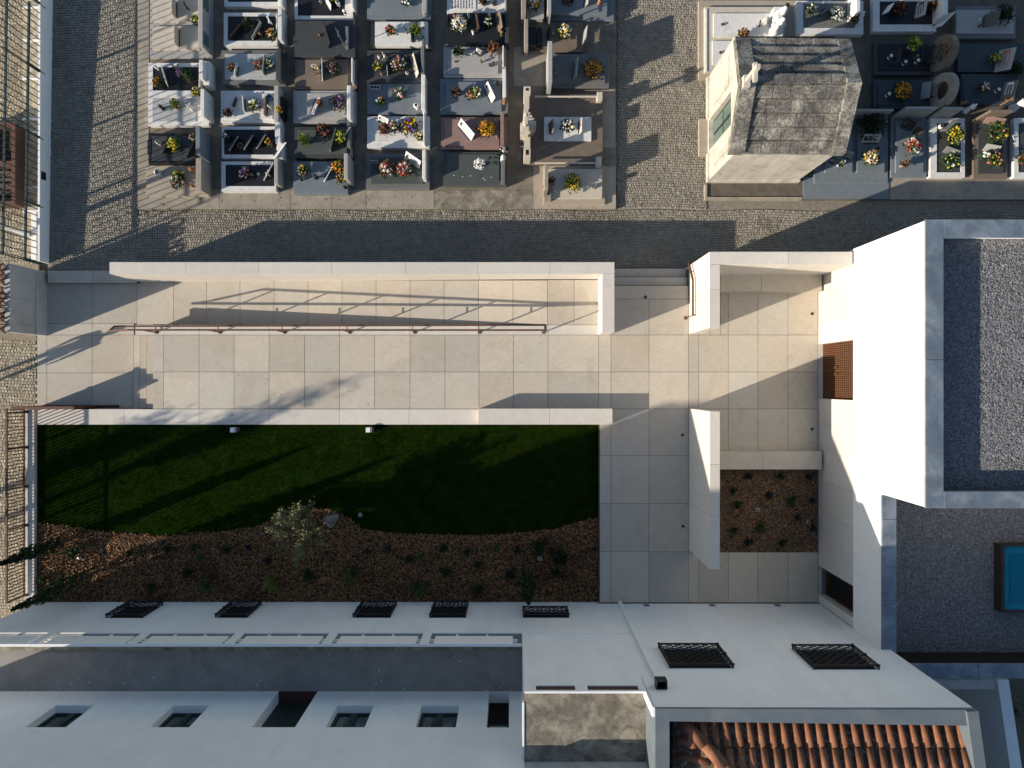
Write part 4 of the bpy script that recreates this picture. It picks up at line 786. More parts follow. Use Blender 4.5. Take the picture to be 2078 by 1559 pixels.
mb = MB(); mb.box(xw0-.05, y0-.05, CS, SEb.x+.05, y0-.004, CS+.34); mb.box(xw0-.05, y0-.004, CS, xw0-.004, dY0-.08, CS+.34); mb.box(xw0-.05, dY1+.08, CS, xw0-.004, y1, CS+.34); mb.build('plinth', 'chapel_wall', ch)
[MB().box(xw0-.03, ya_, .9+CS, xw0-.004, yb_, 2.7).build('wall_pilaster', 'chapel_wall', ch) for ya_, yb_ in ((y0+.3, dY0-.25), (dY1+.25, y1-.3))]
dr = shell('door', 'green_frame', [(xw0+.16,dY0),(xw0+.22,dY0),(xw0+.22,dY1),(xw0+.16,dY1)], CS+.3, zd)
ym = (dY0+dY1)/2
for a, b in ((dY0+.09, ym-.05), (ym+.05, dY1-.09)):
    for za, zb in ((CS+.42, 1.55), (1.65, zd-.1)): mb = MB(); mb.box(xw0+.135, a, za, xw0+.159, b, zb); mb.build('pane', 'glass_green', dr)
shell('threshold', 'sand_concrete', [(xw0-.28,dY0-.12),(xw0-.001,dY0-.12),(xw0-.001,dY1+.12),(xw0-.28,dY1+.12)], CS, CS+.16)
rf = shell('roof_core', 'soil', [(xw0+.02,y0+.02),(SEb.x-.02,y0+.02),(SEb.x-.02,y1-.02),(xw0+.02,y1-.02)], zE-.06, zE-.02)
# stone roof slabs, row by row on both slopes
def roof_side(Ew, Ee, nrow, ncol, step_up):
    Ew, Ee = Vector(Ew), Vector(Ee); w = RE-RW
    for r in range(nrow):
        t0, t1 = r/nrow+.006, (r+1)/nrow-.006
        nc_ = ncol+random.choice((-1, 0, 0, 1)); ed = [0]+sorted((c_+random.uniform(-.22,.22))/nc_ for c_ in range(1, nc_))+[1]
        for c in range(nc_):
            u0, u1 = .125+.765*ed[c], .125+.765*ed[c+1]
            def pt(u, t): return (RW+(RE-RW)*u).lerp(Ew+(Ee-Ew)*u, t)
            lift = step_up*(1-0)+random.uniform(-.008,.012); g = .0025
            q = [pt(u0+g, t0), pt(u1-g, t0), pt(u1-g, min(t1,1.03)), pt(u0+g, min(t1,1.03))]; mb = MB()
            up = [Vector((0,0,.0+lift*.2)), Vector((0,0,lift*.2)), Vector((0,0,lift+.03)), Vector((0,0,lift+.03))]; dn = Vector((0,0,-.08))
            mb.add([p+dn for p in q]+[p+u for p, u in zip(q, up)], [(3,2,1,0),(4,5,6,7),(0,1,5,4),(1,2,6,5),(2,3,7,6),(3,0,4,7)])
            o = mb.build('roof_slab', 'lichen_stone', ch); bm = bmesh.new(); bm.from_mesh(o.data); bmesh.ops.recalc_face_normals(bm, faces=bm.faces); bm.to_mesh(o.data); bm.free()
roof_side(SWe, SEe, 5, 5, .035); roof_side(NWe, NEe, 5, 4, .11)
for (e0, e1, nm) in ((0.0, .13, 'gable_coping'), (.885, 1.0, 'gable_coping')):
    for A, B in ((SWe, SEe), (NWe, NEe)):
        q = [(RW+(RE-RW)*e0), (RW+(RE-RW)*e1), A+(B-A)*e1, A+(B-A)*e0]; mb = MB(); h = .13
        mb.add([p+Vector((0,0,-.12)) for p in q]+[p+Vector((0,0,h)) for p in q], [(3,2,1,0),(4,5,6,7),(0,1,5,4),(1,2,6,5),(2,3,7,6),(3,0,4,7)]); o = mb.build(nm, 'lichen_stone', ch); bm = bmesh.new(); bm.from_mesh(o.data); bmesh.ops.recalc_face_normals(bm, faces=bm.faces); bm.to_mesh(o.data); bm.free()
c = RW+(RE-RW)*.04+Vector((0,0,.12)); mb = MB(); mb.box(c.x-.09, c.y-.16, c.z-.1, c.x+.09, c.y+.16, c.z+.16); mb.box(c.x-.055, c.y-.06, c.z+.16, c.x+.055, c.y+.06, c.z+1.05); mb.box(c.x-.05, c.y-.30, c.z+.72, c.x+.05, c.y-.06, c.z+.86); mb.box(c.x-.05, c.y+.06, c.z+.72, c.x+.05, c.y+.2, c.z+.84); mb.build('gable_cross', 'chapel_wall', ch)
pbox('chapel_apron', 'concrete', 1431, 374, 1612, 404, 0, CS+.10)['kind'] = 'structure'
pbox('apron_kerb', 'concrete', 1431, 400, 1628, 405, 0, CS+.17, plat); pbox('apron_kerb', 'concrete', 1431, 374, 1435, 400, 0, CS+.17, plat); pbox('apron_pit', 'dark_void', 1436, 381, 1452, 399, 0, CS+.104, plat)
# ---------------------------------------------------------------- graves
GR = {}; HK = {'1': .92, '2': .76, '3': .82, '4': .8, '5': .82}
def grave(key, phrase, label, rect, z, fm, slab=None, sm=None, rec=-.03, head=None, wd=5.5, extra=()):
    b = P((rect[0]+rect[2])/2, (rect[1]+rect[3])/2, z); t = thing('grave', label, 'grave', (b.x, b.y, ZG), 'graves of the cemetery'); GR[key] = (phrase, z+(rec if slab else 0))
    if slab is None: pbox('slab', fm, *rect, ZG-.02, z, t, bevel=.008); pbox('base', fm, rect[0]+1, rect[1]+1, rect[2]-1, rect[3]-1, ZG-.03, z-.2, t)
    elif rec > 0: pbox('base', fm, *rect, ZG-.02, z, t, bevel=.008); pbox('slab', sm, *slab, z, z+rec, t, bevel=.006)
    else:
        x0, y0, x1, y1 = rect; a, c, d, e = slab
        for q in ((x0, y0, x1, c), (x0, e, x1, y1), (x0, c, a, e), (d, c, x1, e)): pbox('kerb', fm, *q, ZG-.02, z, t)
        pbox('slab', sm, a, c, d, e, ZG, z+rec, t)
    if head:
        for hd in (head if isinstance(head, list) else [head]): pbox('headstone', hd[5], *hd[:4], ZG-.02, max(z+.12, hd[4]*HK.get(key[0], 1)), t, bevel=.012)
    for nm, m, r, z0, z1 in extra: pbox(nm, m, *r, z0, z1, t)
    return t
W_, K_ = 'white_marble', 'black_granite'
# first column
grave('1t', 'beige double grave, first column, back', 'beige double grave with pale slabs and two glass panes in its long headstone', (304,-30,431,118), .38, 'pale_granite', (310,53,404,101), 'beige_stone', .08, (402,-30,411.5,94,1.12,'pale_granite'), extra=(('slab','beige_stone',(309,-28,404,44),.38,.46),))
for y in (5, 78): q = P(418, y, .9); o = pbox('glass_pane', 'glass_green', 414, y-12, 416.5, y+12, .62, 1.0, bpy.data.objects['grave'], .9)
grave('1c', 'black slab grave, first column, third from back', 'white-kerbed grave with black slab and pale stepped headstone, purple flowers on it', (301,128,405,196), .55, W_, (310,136,403,184), K_, -.02, [(404,121,412,160,1.12,W_), (412,124,425,172,.85,W_)])
grave('1d', 'grey wavy marble grave, first column', 'white-kerbed grave with a grey wavy-veined marble slab and pot shrub', (301,197,424,255), .52, W_, (309,200,398,247), 'veined_marble', .02, [(407,180,414.5,236,1.15,W_)])
grave('1e', 'black grave, first column, second from front', 'polished black grave with a blue-grey slanted headstone, second from the front corner', (301,270,400,332), .62, K_, (308,276,397,326), 'dark_granite', .03, (397,255,406,314,1.3,'blue_granite'), extra=(('vase_block', K_, (299,284,307,313), .3, .66),))
grave('1f', 'sandy concrete grave at the front corner', 'sandy concrete grave with a thick concrete headstone at the front left corner', (297,336,424,398), .46, 'sand_concrete', None, None, 0, (397.5,320,409,386,1.18,'concrete'))
# second column
grave('2a', 'white-kerbed grave cut by the top edge, second column', 'white-kerbed dark grave cut off by the top edge in the second column', (455,-40,567,13), .5, W_, (462,-38,564,4), K_, -.02, (566,-35,573,10,.95,W_))
grave('2b', 'black slab grave with white cross, second column', 'white-kerbed grave with black slab, long plaques and a white cross', (454,26,562,93), .6, W_, (462,33,560,83), K_, -.02, (564,14,572,79,1.15,W_))
grave('2c', 'grey mottled grave, second column', 'grey grave with mottled marble slab and a dark slate headstone', (450,102,578,171), .5, 'grey_granite', (456,109,560,161), 'veined_marble', .05, (560.5,98,570,161,1.15,'dark_granite'))
grave('2d', 'white marble grave with blue bucket, second column', 'white marble grave with a blue bucket before its grey-white headstone', (448,184,557,249), .52, W_, (455,190,553,242), W_, .03, (556.5,173,565,246,1.2,'pale_granite'), extra=(('flower_trough', K_, (565,196,574,236), .3, .75),))
grave('2e', 'black grave with three plaques, second column', 'white-kerbed black grave with three leaning dark plaques', (450,257,563,321), .55, W_, (454.5,263,561,314), K_, -.02, [(558,243,569,290,1.0,W_), (563,290,575,320,.75,W_)])
grave('2f', 'black grave at the front, second column', 'white-kerbed black grave at the front of the second column', (449,328,560,388), .55, W_, (457.5,334.5,557,378), K_, -.02, (556.5,319,564,373,1.2,'pale_granite'))
# third column
grave('3a', 'black grave at the top edge, third column', 'white-kerbed black grave at the top edge of the third column', (598,-40,716,40), .55, W_, (604,-38,700,32), K_, -.02, (712,-35,717,12,1.1,W_))
grave('3b', 'large black granite grave, third column', 'large plain black granite grave with a curved slab back', (595,42,721,115), .72, 'dark_granite', None, None, 0, [(701,53,707,98,1.0,'grey_granite')])
grave('3c', 'brown speckled grave, third column', 'brown speckled granite grave with a thin white headstone', (598,117,724,181), .55, 'brown_granite', (602,121,706,175), 'brown_granite', .05, (713,117,716,166,1.05,W_))
grave('3d', 'pale grey grave, third column', 'pale grey granite grave with white headstone and a tilted white plaque', (595,184,722,250), .55, 'pale_granite', (601,189,700,240), 'pale_granite', .04, (704,173,712,241,1.2,W_))
grave('3e', 'dark grey grave, third column', 'dark grey grave with round green shrubs and a slim headstone', (597,258,716,320), .6, 'dark_granite', (604,263,704,313), 'green_granite', .04, (704,250,711,298,1.0,'grey_granite'))
grave('3f', 'blue-grey grave at the front, third column', 'blue-grey granite grave at the front of the third column, bright yellow flowers', (595,328,706,393), .55, 'blue_granite', None, None, 0, (698,311,706,363,1.45,'pale_granite'))
# fourth column
grave('4a', 'blue-grey grave at the top edge, fourth column', 'wide blue-grey grave at the top edge of the fourth column', (745,-40,874,38), .6, 'blue_granite', (752,-38,860,30), 'blue_granite', .05, (857,-35,866,26,1.1,'pale_granite'))
grave('4b', 'white marble slab grave, fourth column', 'white marble slab on a dark base with a green plant, fourth column', (752,42,876,100), .45, 'alley_concrete', (761,44,868,93), W_, .2, (856,72,861,92,.9,'grey_granite'))
grave('4c', 'dark grey grave with statue, fourth column', 'dark grey grave with a small statue and red-green bouquet', (745,102,858,169), .58, 'dark_granite', (753,109,852,160), 'dark_granite', .03, (854,94,861,151,1.1,'grey_granite'))
grave('4d', 'blue-grey grave with holed block, fourth column', 'plain blue-grey grave with a three-holed white block in its corner', (745,170,868,231), .55, 'blue_granite', None, None, 0, (855,151,863,222,1.2,W_))
grave('4e', 'white grave with yellow flowers, fourth column', 'white grave crowded with yellow and purple flowers, fourth column', (745,236,872,300), .5, W_, (754,242,858,289), W_, .03, (859,226,862,291,1.1,W_))
grave('4f', 'grey grave at the front, fourth column', 'grey granite grave with two round red bouquets at the front of the fourth column', (743,312,872,384), .5, 'grey_granite', (752,320,859,373), 'green_granite', .05, (857,304,864,362,1.2,W_))
# fifth column
t5 = grave('5a', 'white inscribed grave, fifth column', 'white marble grave with dark inscription lines at the top edge', (907,-40,1026,26), .55, W_, (912,-38,966,20), W_, .02, (1024,-35,1028,26,1.0,'pale_granite'))
mb = MB()
for i in range(8):
    x = 917+i*5.7; y = -8
    while y < 17:
        L_ = random.uniform(1.5, 5); q = R(x, y, x+2.2, min(18, y+L_), .573); mb.box(q[0], q[1], .571, q[2], q[3], .573); y += L_+1.2
mb.build('inscription', 'ink', t5)['kind'] = 'stuff'
grave('5b', 'black grave with white roses, fifth column', 'glossy black grave with a big cluster of white flowers, fifth column', (908,28,1026,92), .62, K_, (913,30,1022,85), K_, .03, (1025,24,1033,86,1.0,'dark_granite'))
grave('5c', 'light grey stepped grave, fifth column', 'light grey stepped grave with a thin white headstone', (900,95,1027,158), .5, 'pale_granite', (909,101,1011,150), 'pale_granite', .05, (1020,92,1022.5,126,1.05,W_))
grave('5d', 'blue-grey grave with mixed flowers, fifth column', 'blue-grey granite grave with white headstone and a brown statue', (893,160,1031,232), .5, 'blue_granite', (904,166,1018,226), 'blue_granite', .06, (1020,140,1027,196,1.15,W_))
grave('5e', 'pink granite grave, fifth column', 'pink granite grave with orange flowers, fifth column', (895,238,1028,303), .5, 'pink_granite', (902,242,1013,296), 'pink_granite', .05, (1016,226,1023,300,1.0,'pink_granite'))
grave('5f', 'dark green-grey grave at the front, fifth column', 'dark green-grey grave with one white bouquet at the front of the fifth column', (900,309,1028,377), .52, 'green_granite', (906,313,1013,367), 'green_granite', .04, (1017,312,1025,372,.9,'grey_granite'))
# sixth column (headstones on the left)
grave('6a', 'pale slab grave at the top edge, sixth column', 'narrow pale slab grave with a weathered tall stone, sixth column', (1069,-40,1104,38), .65, 'pale_granite', None, None, 0, (1058,-35,1068,24,1.2,'concrete'))
grave('6b', 'large blue-grey grave at the top right, sixth column', 'large stepped blue-grey grave at the top edge beside the lane', (1108,-40,1246,42), .4, 'blue_granite', (1120,-38,1232,30), 'blue_granite', .18, (1111,-35,1119,26,1.1,'pale_granite'))
grave('6c', 'brownish grave with black ornaments, sixth column', 'brownish slab grave with black ornaments and yellow-white flowers', (1060,44,1182,106), .4, 'brown_granite', (1100,52,1171,96), 'brown_granite', .12, (1064,38,1072,92,1.1,'concrete'), extra=(('ornament', K_, (1068,55,1088,92), .4, .8), ('ornament', K_, (1090,56,1098,88), .4, .72)))
grave('6d', 'grey grave with orange bouquet, sixth column', 'grey grave with a large orange bouquet and pale slab headstone, sixth column', (1109,110,1236,178), .5, 'grey_granite', (1120,117,1228,170), 'grey_granite', .05, (1112,83,1121,165,1.75,'pale_granite'))
t6 = grave('6e', 'large beige tomb, sixth column', 'large beige stone tomb with white slab and stepped pediment, sixth column', (1066,192,1223,334), .5, 'brown_granite', (1104,237.5,1200,286), W_, .08, None)
for x0, y0, x1, y1, z in ((1063,175,1077,188,1.25),(1063,300,1077,318,1.25)): pbox('pillar', 'beige_stone', x0, y0, x1, y1, ZG, z, t6, bevel=.01); pbox('pillar_top', 'dark_void', x0+4, y0+4, x1-4, y1-4, z, z+.004, t6)
for i in range(9):
    y0 = 222+i*6; w_ = 10+4*(4-abs(i-4)); pbox('pediment_step', 'beige_stone', 1062, y0, 1062+w_, y0+6, ZG, 1.15+.04*(4-abs(i-4)), t6)
pbox('headstone', 'beige_stone', 1064, 189, 1074, 222, ZG, 1.0, t6); pbox('headstone', 'beige_stone', 1064, 276, 1076, 300, ZG, 1.0, t6); pbox('corner_post', 'beige_stone', 1212, 186, 1223, 204, ZG, .8, t6, bevel=.01); pbox('corner_post', 'beige_stone', 1210, 318, 1221, 336, ZG, .8, t6, bevel=.01)
mb = MB()
for y in (330, 195):
    a, b = P(1085, y, .8), P(1212, y, .8); mb.tube((a.x, a.y, .75), (b.x, b.y, .75), .03, n=6)
mb.build('rail', 'beige_stone', t6)
q = P(1066, 260, 1.2); mb = MB(); mb.box(q.x-.16, q.y-.17, ZG, q.x+.16, q.y+.17, 1.2); mb.box(q.x-.11, q.y-.11, 1.2, q.x+.11, q.y+.11, 1.5); mb.tube((q.x,q.y,1.5),(q.x,q.y,2.55),.075,.055,8); mb.box(q.x-.05,q.y-.24,2.2,q.x+.05,q.y+.24,2.32); mb.build('stone_cross', 'beige_stone', t6)
grave('6f', 'sand-coloured grave at the front right', 'sand-coloured grave with yellow-green bouquet at the front end of the sixth column', (1103,336,1228,415), .4, 'sand_concrete', (1113,343,1222,403), 'beige_stone', .1, (1105,333,1113,381,1.6,'concrete'), extra=(('flower_box', 'concrete', (1105,394,1118,406), .4, .62),))
# right-hand field
grave('r1', 'pale double grave beside the mausoleum', 'pale stone double grave with two white slabs left of the mausoleum', (1430,14,1592,147), .42, 'beige_stone', (1448,27,1566,75), W_, .06, None, extra=(('slab', W_, (1446,83,1560,131), .42, .48), ('edge_strip', W_, (1432,18,1435,145), .42, .45), ('pedestal', W_, (1571,14,1588,78), .42, .82)))
grave('r2', 'white-kerbed grave behind the mausoleum', 'white-kerbed grave with white flowers behind the mausoleum roof', (1617,2,1752,70), .5, W_, (1630,7,1735,57), 'grey_granite', -.02, (1738,-20,1746,26,1.1,W_))
grave('r3', 'white-kerbed black grave, top right', 'white-kerbed black grave with two plaques at the top right', (1772,-10,1900,64), .5, W_, (1785,3,1893,50), K_, -.02, (1915,-30,1924,30,1.1,W_))
grave('r4', 'pale grey grave at the far top right', 'pale grey slab grave with dark plaque and round bush at the far top right', (1938,12,2062,78), .5, 'grey_granite', (1941,20,2058,68), 'pale_granite', .05, None)
grave('r5', 'dark grave with candles, right field', 'very dark grave with candles and a small green plant, right field', (1775,84,1898,152), .5, 'dark_granite', (1783,89,1885,143), K_, .04, None)
grave('r6', 'dark blue grave right of the round headstone', 'dark blue slab grave with a leaning pale plaque right of the ring headstone', (1944,88,2080,146), .5, 'slate', None, None, 0, None)
grave('r7', 'dark grave with orange mound, right field', 'dark blue-grey grave carrying a big mound of orange and yellow flowers', (1774,162,1902,220), .5, 'slate', (1782,166,1898,214), 'slate', .04, None)
grave('r8', 'dark blue grave right of the keyhole headstone', 'dark blue slab grave right of the keyhole-shaped headstone', (1950,150,2066,212), .5, 'slate', (1955,158,2060,208), 'slate', .03, None)
grave('r9', 'wide blue-grey double grave beside the mausoleum', 'wide blue-grey double grave at the foot of the mausoleum with a dark bush', (1652,228,1802,372), .38, 'blue_granite', (1675,250,1730,350), 'blue_granite', .1, (1738,221,1814,225,1.1,'pale_granite'), extra=(('slab','blue_granite',(1740,250,1795,350),.38,.48),))
grave('r10', 'blue-grey grave with coral bouquet, right field', 'blue-grey grave with a coral bouquet and a tilted pale headstone', (1808,240,1880,360), .42, 'blue_granite', (1818,246,1874,351), 'blue_granite', .08, (1838,216,1904,221,1.25,'pale_granite'))
grave('r11', 'white-kerbed grave with yellow flowers, right field', 'white-kerbed dark grave with yellow flowers at the front of the right field', (1888,240,1958,360), .5, W_, (1901,250,1950,350), 'dark_granite', -.03, (1916,217,1956,222,1.2,'pale_granite'))
grave('r12', 'dark brown grave with green bouquets, right field', 'dark brown-grey grave with two leafy bouquets at the front of the right field', (1975,242,2044,362), .45, 'brown_granite', (1985,248,2036,352), 'dark_granite', .06, (2010,222,2056,228,1.15,'brown_granite'))
grave('r13', 'white-kerbed grave at the right edge', 'white-kerbed grave cut off by the right edge of the picture', (2058,240,2120,361), .5, W_, (2067,250,2115,350), 'dark_granite', -.03, None)
# ---------------------------------------------------------------- things on the graves
def lab(desc, key):
    r = desc+' on '+GR[key][0]
    return r if len(r.split()) <= 16 else desc+' on '+GR[key][0].split(',')[0]
def bouquet(key, x, y, rp, cols, desc, leaf='leaf', pot=None, nb=None, h=.28, dome=True, dz=0, name='flower_bouquet', cat='flowers', leaves=True):
    z = GR[key][1]+dz; s = S(z+.2); r = rp*s; q = P(x, y, z+h*.6); q.z = z; t = thing(name, lab(desc, key), cat, q, 'flowers and plants on the graves')
    if pot: mb = MB(); k = min(.14, r*.6); mb.lathe(q, [(k*.7,0),(k,.16),(k*1.05,.17),(k*.9,.165),(k*.85,.12)], 10); mb.build('pot', pot, t); base = .14
    else: mb = MB(); mb.lathe(q, [(r*.45,0),(r*.35,.1)], 8); mb.build('vase', 'dark_granite', t); base = .05
    if leaves:
        def gen():
            a = random.uniform(0,6.28); e = random.uniform(.1,1.5); k = random.uniform(.35,1.32); return q+Vector((r*k*math.cos(a)*math.cos(e), r*k*math.sin(a)*math.cos(e), base+h*k*math.sin(e)*.8)), (math.cos(a), math.sin(a), .4)
        leaf_cloud(int(110+r*r*3600), gen, .05, .13, .2).build('foliage', leaf, t)
    if cols:
        n = nb or max(7, int(22*(r/.25)**1.6)); mbs = {}
        for i in range(n):
            c = cols[i % len(cols)] if random.random() < .8 else random.choice(cols); a = i*2.39996; k = math.sqrt((i+.5)/n)*.95; e = math.sqrt(max(0, 1-k*k))
            p = q+Vector((r*k*math.cos(a)+random.gauss(0,.012), r*k*math.sin(a)+random.gauss(0,.012), base+h*(.25+.75*e)+random.gauss(0,.02))); mb = mbs.setdefault(c, MB()); rr = random.uniform(.024,.06)
            if rr > .030: # petals around a centre
                m_ = 6; tl = Vector((random.gauss(0,.35), random.gauss(0,.35), 1)).normalized(); a0 = tl.orthogonal().normalized(); b0_ = tl.cross(a0); vs = [p+tl*.018]
                for j in range(m_):
                    an = 6.283*j/m_; d1 = a0*math.cos(an)+b0_*math.sin(an); d2 = a0*math.cos(an+.52)+b0_*math.sin(an+.52); vs += [p+d1*rr*1.15+tl*random.uniform(-.004,.012), p+d2*rr*.75-tl*.006]
                mb.add(vs, [(0, 1+j, 1+(j+1) % (2*m_)) for j in range(2*m_)])
            else: mb.ball(p, rr, sub=1, sq=(1,1,.7))
        for c, mb in mbs.items(): mb.build('blooms', 'bloom_'+c, t)['kind'] = 'stuff'
    return t
def plaque(key, x, y, w, ang, h, m, desc, lean=18, inset=None, dz=0):
    z = GR[key][1]+dz; q = P(x, y, z+h*.5); q.z = z; t = thing('memorial_plaque', lab(desc, key), 'plaque', q, 'memorial plaques on the graves'); a = math.radians(-ang); u = Vector((math.cos(a), math.sin(a), 0)); n = Vector((-u.y, u.x, 0)); W = w*S(z)*.5; l = math.radians(lean)
    up = (Vector((0,0,1))*math.cos(l)+n*math.sin(l)); o = q+up*(h*.5+.01); th = up.cross(u)*-.014; mb = MB(); mb.obox(o, u*W, th, up*h*.5); mb.build('tablet', m, t, bevel=.004)
    mb = MB(); mb.obox(q+Vector((0,0,.012)), u*W*.8, n*.05, (0,0,.012)); mb.build('foot', 'dark_granite', t)
    if inset:
        side = 1 if (th.dot(Vector((0,0,1))) > 0) else -1; mb = MB()
        for sg_ in (-1, 1): mb.obox(o+th*side*1.25, u*W*.55, th*.2, up*h*.03*1); o2 = o+th*side*1.25+up*h*.22*sg_; mb.obox(o2, u*W*.6, th*.2, up*h*.03)
        mb.obox(o+th*side*1.25-u*W*.72, u*W*.14, th*.2, up*h*.22); mb.build('engraving', inset, t)
    return t
def vase(key, x, y, m, desc, r=.06, h=.22, prof=None, name='vase', cat='vase', dz=0):
    z = GR[key][1]+dz; q = P(x, y, z+h*.5); q.z = z; t = thing(name, lab(desc, key), cat, q); mb = MB(); p = prof or [(r*.7,0),(r*.75,h*.08),(r*.45,h*.2),(r,h*.6),(r*.7,h*.85),(r*.85,h)]; mb.lathe(q, p, 10); mb.build('body', m, t, True); mb = MB(); mb.lathe(q+Vector((0,0,h)), [(r*.6,0),(r*.55,.012)], 10); mb.build('rim', 'bronze', t); return t
def lantern(key, x, y, m, desc, h=.24):
    z = GR[key][1]; q = P(x, y, z+h*.5); q.z = z; t = thing('grave_lantern', lab(desc, key), 'lantern', q, 'lanterns and candles on the graves'); mb = MB(); mb.lathe(q, [(.055,0),(.055,.03),(.04,.04),(.045,h*.75),(.06,h*.78),(.03,h*.95),(.01,h)], 8); mb.build('body', m, t); mb = MB(); mb.lathe(q+Vector((0,0,.06)), [(.050,0),(.050,h*.45)], 8); mb.build('glass', 'glass_dark', t); return t
def cross(key, x, y, h, m, desc, ang=90, dz=0, w=.28, th=.018):
    z = GR[key][1]+dz; q = P(x, y, z); t = thing('grave_cross', lab(desc, key), 'cross', q); a = math.radians(-ang); u = Vector((math.cos(a), math.sin(a), 0)); mb = MB(); mb.obox(q+Vector((0,0,h/2)), u*th, Vector((-u.y,u.x,0))*th, (0,0,h/2)); mb.build('upright', m, t); mb = MB(); mb.obox(q+Vector((0,0,h*.72)), u*w/2, Vector((-u.y,u.x,0))*(th*.9), (0,0,th)); mb.build('crossbar', m, t); return t
def statue(key, x, y, h, m, desc, dz=0, wings=False):
    z = GR[key][1]+dz; q = P(x, y, z+h*.4); q.z = z; t = thing('statue', lab(desc, key), 'statue', q); k = h/.5; mb = MB(); mb.lathe(q, [(.09*k,0),(.10*k,.02*k),(.075*k,.12*k),(.06*k,.24*k),(.075*k,.33*k),(.05*k,.39*k),(.025*k,.41*k)], 12)
    for s in (-1,1): mb.tube(q+Vector((0,s*.07*k,.35*k)), q+Vector((.08*k,s*.05*k,.24*k)), .024*k, .018*k, 8); mb.tube(q+Vector((.08*k,s*.05*k,.24*k)), q+Vector((.11*k,s*.01*k,.31*k)), .018*k, .012*k, 8)
    mb.build('figure', m, t, True); mb = MB(); mb.ball(q+Vector((.01*k,0,.455*k)), .045*k, sub=2, sq=(1,.85,1.15)); mb.build('head', m, t, True)
    if wings:
        mb = MB()
        for s in (-1,1):
            b = q+Vector((-.05*k,s*.04*k,.30*k)); vs = [b, b+Vector((-.05*k,s*.06*k,.12*k)), b+Vector((-.06*k,s*.12*k,.20*k)), b+Vector((-.06*k,s*.13*k,.02*k)), b+Vector((-.04*k,s*.07*k,-.14*k))]; vs += [v+Vector((.025*k,0,0)) for v in vs]
            mb.add(vs, [(0,1,2,3,4),(9,8,7,6,5)]+[(i,5+i,5+(i+1)%5,(i+1)%5) for i in range(5)])
        mb.build('wing', m, t)
    return t
B, Q, V, LN, CR, ST = bouquet, plaque, vase, lantern, cross, statue
# column 1
B('1t',397,40,8,['cream','lime'],'pale yellow flowers in front of the headstone'); Q('1t',352,15,36,90,.35,'beige_stone','beige book-shaped tablet, upper',4); Q('1t',357,72,40,90,.35,'beige_stone','beige upright tablet, lower',4); CR('1t',384,20,.4,'bronze','bronze leaning cross',70)
B('1c',320,167,10,['orange','coral','brown'],'orange flower clump'); Q('1c',332,156,36,73,.32,'porcelain','white leaning tablet',14,'photo'); B('1c',368,148,9,['purple'],'purple flower cluster'); B('1c',379,154,11,[],'leafy green plant','leaf'); CR('1c',392,172,1.5,'bronze','tall thin crucifix',90,w=.4); V('1c',318,138,'porcelain','small white vase',.05)
B('1d',357,214,10,[],'yellow-green shrub in a bowl','leaf_light','terracotta'); ST('1d',327,218,.34,'bronze','small dark crucifix figure'); CR('1d',393,226,.55,'chapel_wall','rough pale cross',110); V('1d',388,222,'porcelain','tiny white cup',.04,.1); B('1d',398,186,9,['yellow','cream'],'yellow flowers beside the headstone','leaf_light')
V('1e',322,290,'beige_stone','tan and white vase',.07,.25); Q('1e',333,296,30,120,.3,K_,'black book plaque, left',30); Q('1e',381,302,36,115,.32,K_,'black book plaque, right',30); B('1e',352,294,13,['lime','yellow'],'yellow-green flowers','leaf_light'); B('1e',393,280,8,['pink','coral'],'pale pink flowers')
V('1f',321,351,'porcelain','white skull-sized urn',.11,.22); B('1f',360,366,13,['white','pink','mauve'],'white and pink bouquet'); B('1f',362,357,10,['yellow','lime'],'yellow flowers behind the white bouquet'); Q('1f',353,380,10,20,.1,K_,'small black open frame',40); ST('1f',389,345,.4,'terracotta','orange terracotta figure'); V('1f',391,378,'terracotta','orange pot',.06,.14)
# column 2
Q('2b',478,63,30,130,.2,'bronze','thin bronze tablet, left',10); Q('2b',520,62,38,118,.22,'pale_granite','long thin grey tablet',10); CR('2b',552,50,.5,'porcelain','leaning white cross',80); B('2b',551,70,11,['orange','coral','cream'],'orange and red bouquet'); B('2b',501,48,11,[],'dark green plant','leaf_dark'); V('2b',529,70,'brass','brass vase',.05); V('2b',524,42,'steel','steel cup',.05,.14)
Q('2c',478,142,24,102,.26,'porcelain','white upright tablet, left',8); B('2c',472,138,8,['red','coral'],'small red flowers'); B('2c',527,132,10,['coral','red','pink'],'red and pink bouquet'); Q('2c',535,131,38,97,.3,'pale_granite','tall pale tablet, right',8); B('2c',547,132,9,['white','cream'],'white flowers by the dark headstone')
Q('2d',474,206,20,110,.22,K_,'black picture frame',20); Q('2d',494,212,30,85,.2,'porcelain','white upright tablet',6); B('2d',516,213,12,['lime','white'],'green leafy plant with white buds'); B('2d',462,229,8,['burgundy','brown'],'dark wreath','leaf_dark'); Q('2d',538,216,38,95,.3,'pink_granite','pinkish upright tablet',6); V('2d',548,198,'blue_plastic','blue bucket',.09,.2,[(.07,0),(.09,.2),(.085,.2),(.08,.05)],'bucket','bucket'); V('2d',548,218,'porcelain','white cylinder vase',.05,.3); B('2d',568,224,6,['yellow','orange'],'yellow plant in the trough',dz=.2)
for i, x in enumerate((469, 499, 525)): Q('2e',x,288-i*2,34,122,.32,'grey_granite','%s leaning dark plaque'%('left','middle','right')[i],32)
V('2e',488,296,'brass','square brass planter',.08,.1,[(.09,0),(.10,.1),(.085,.1),(.08,.03)],'planter','planter'); B('2e',547,290,8,['orange','yellow','coral'],'orange flowers before the headstone'); Q('2e',563,302,40,125,.3,'porcelain','white board leaning at the headstone',35); B('2e',459,277,6,['white','mauve'],'small pale flowers')
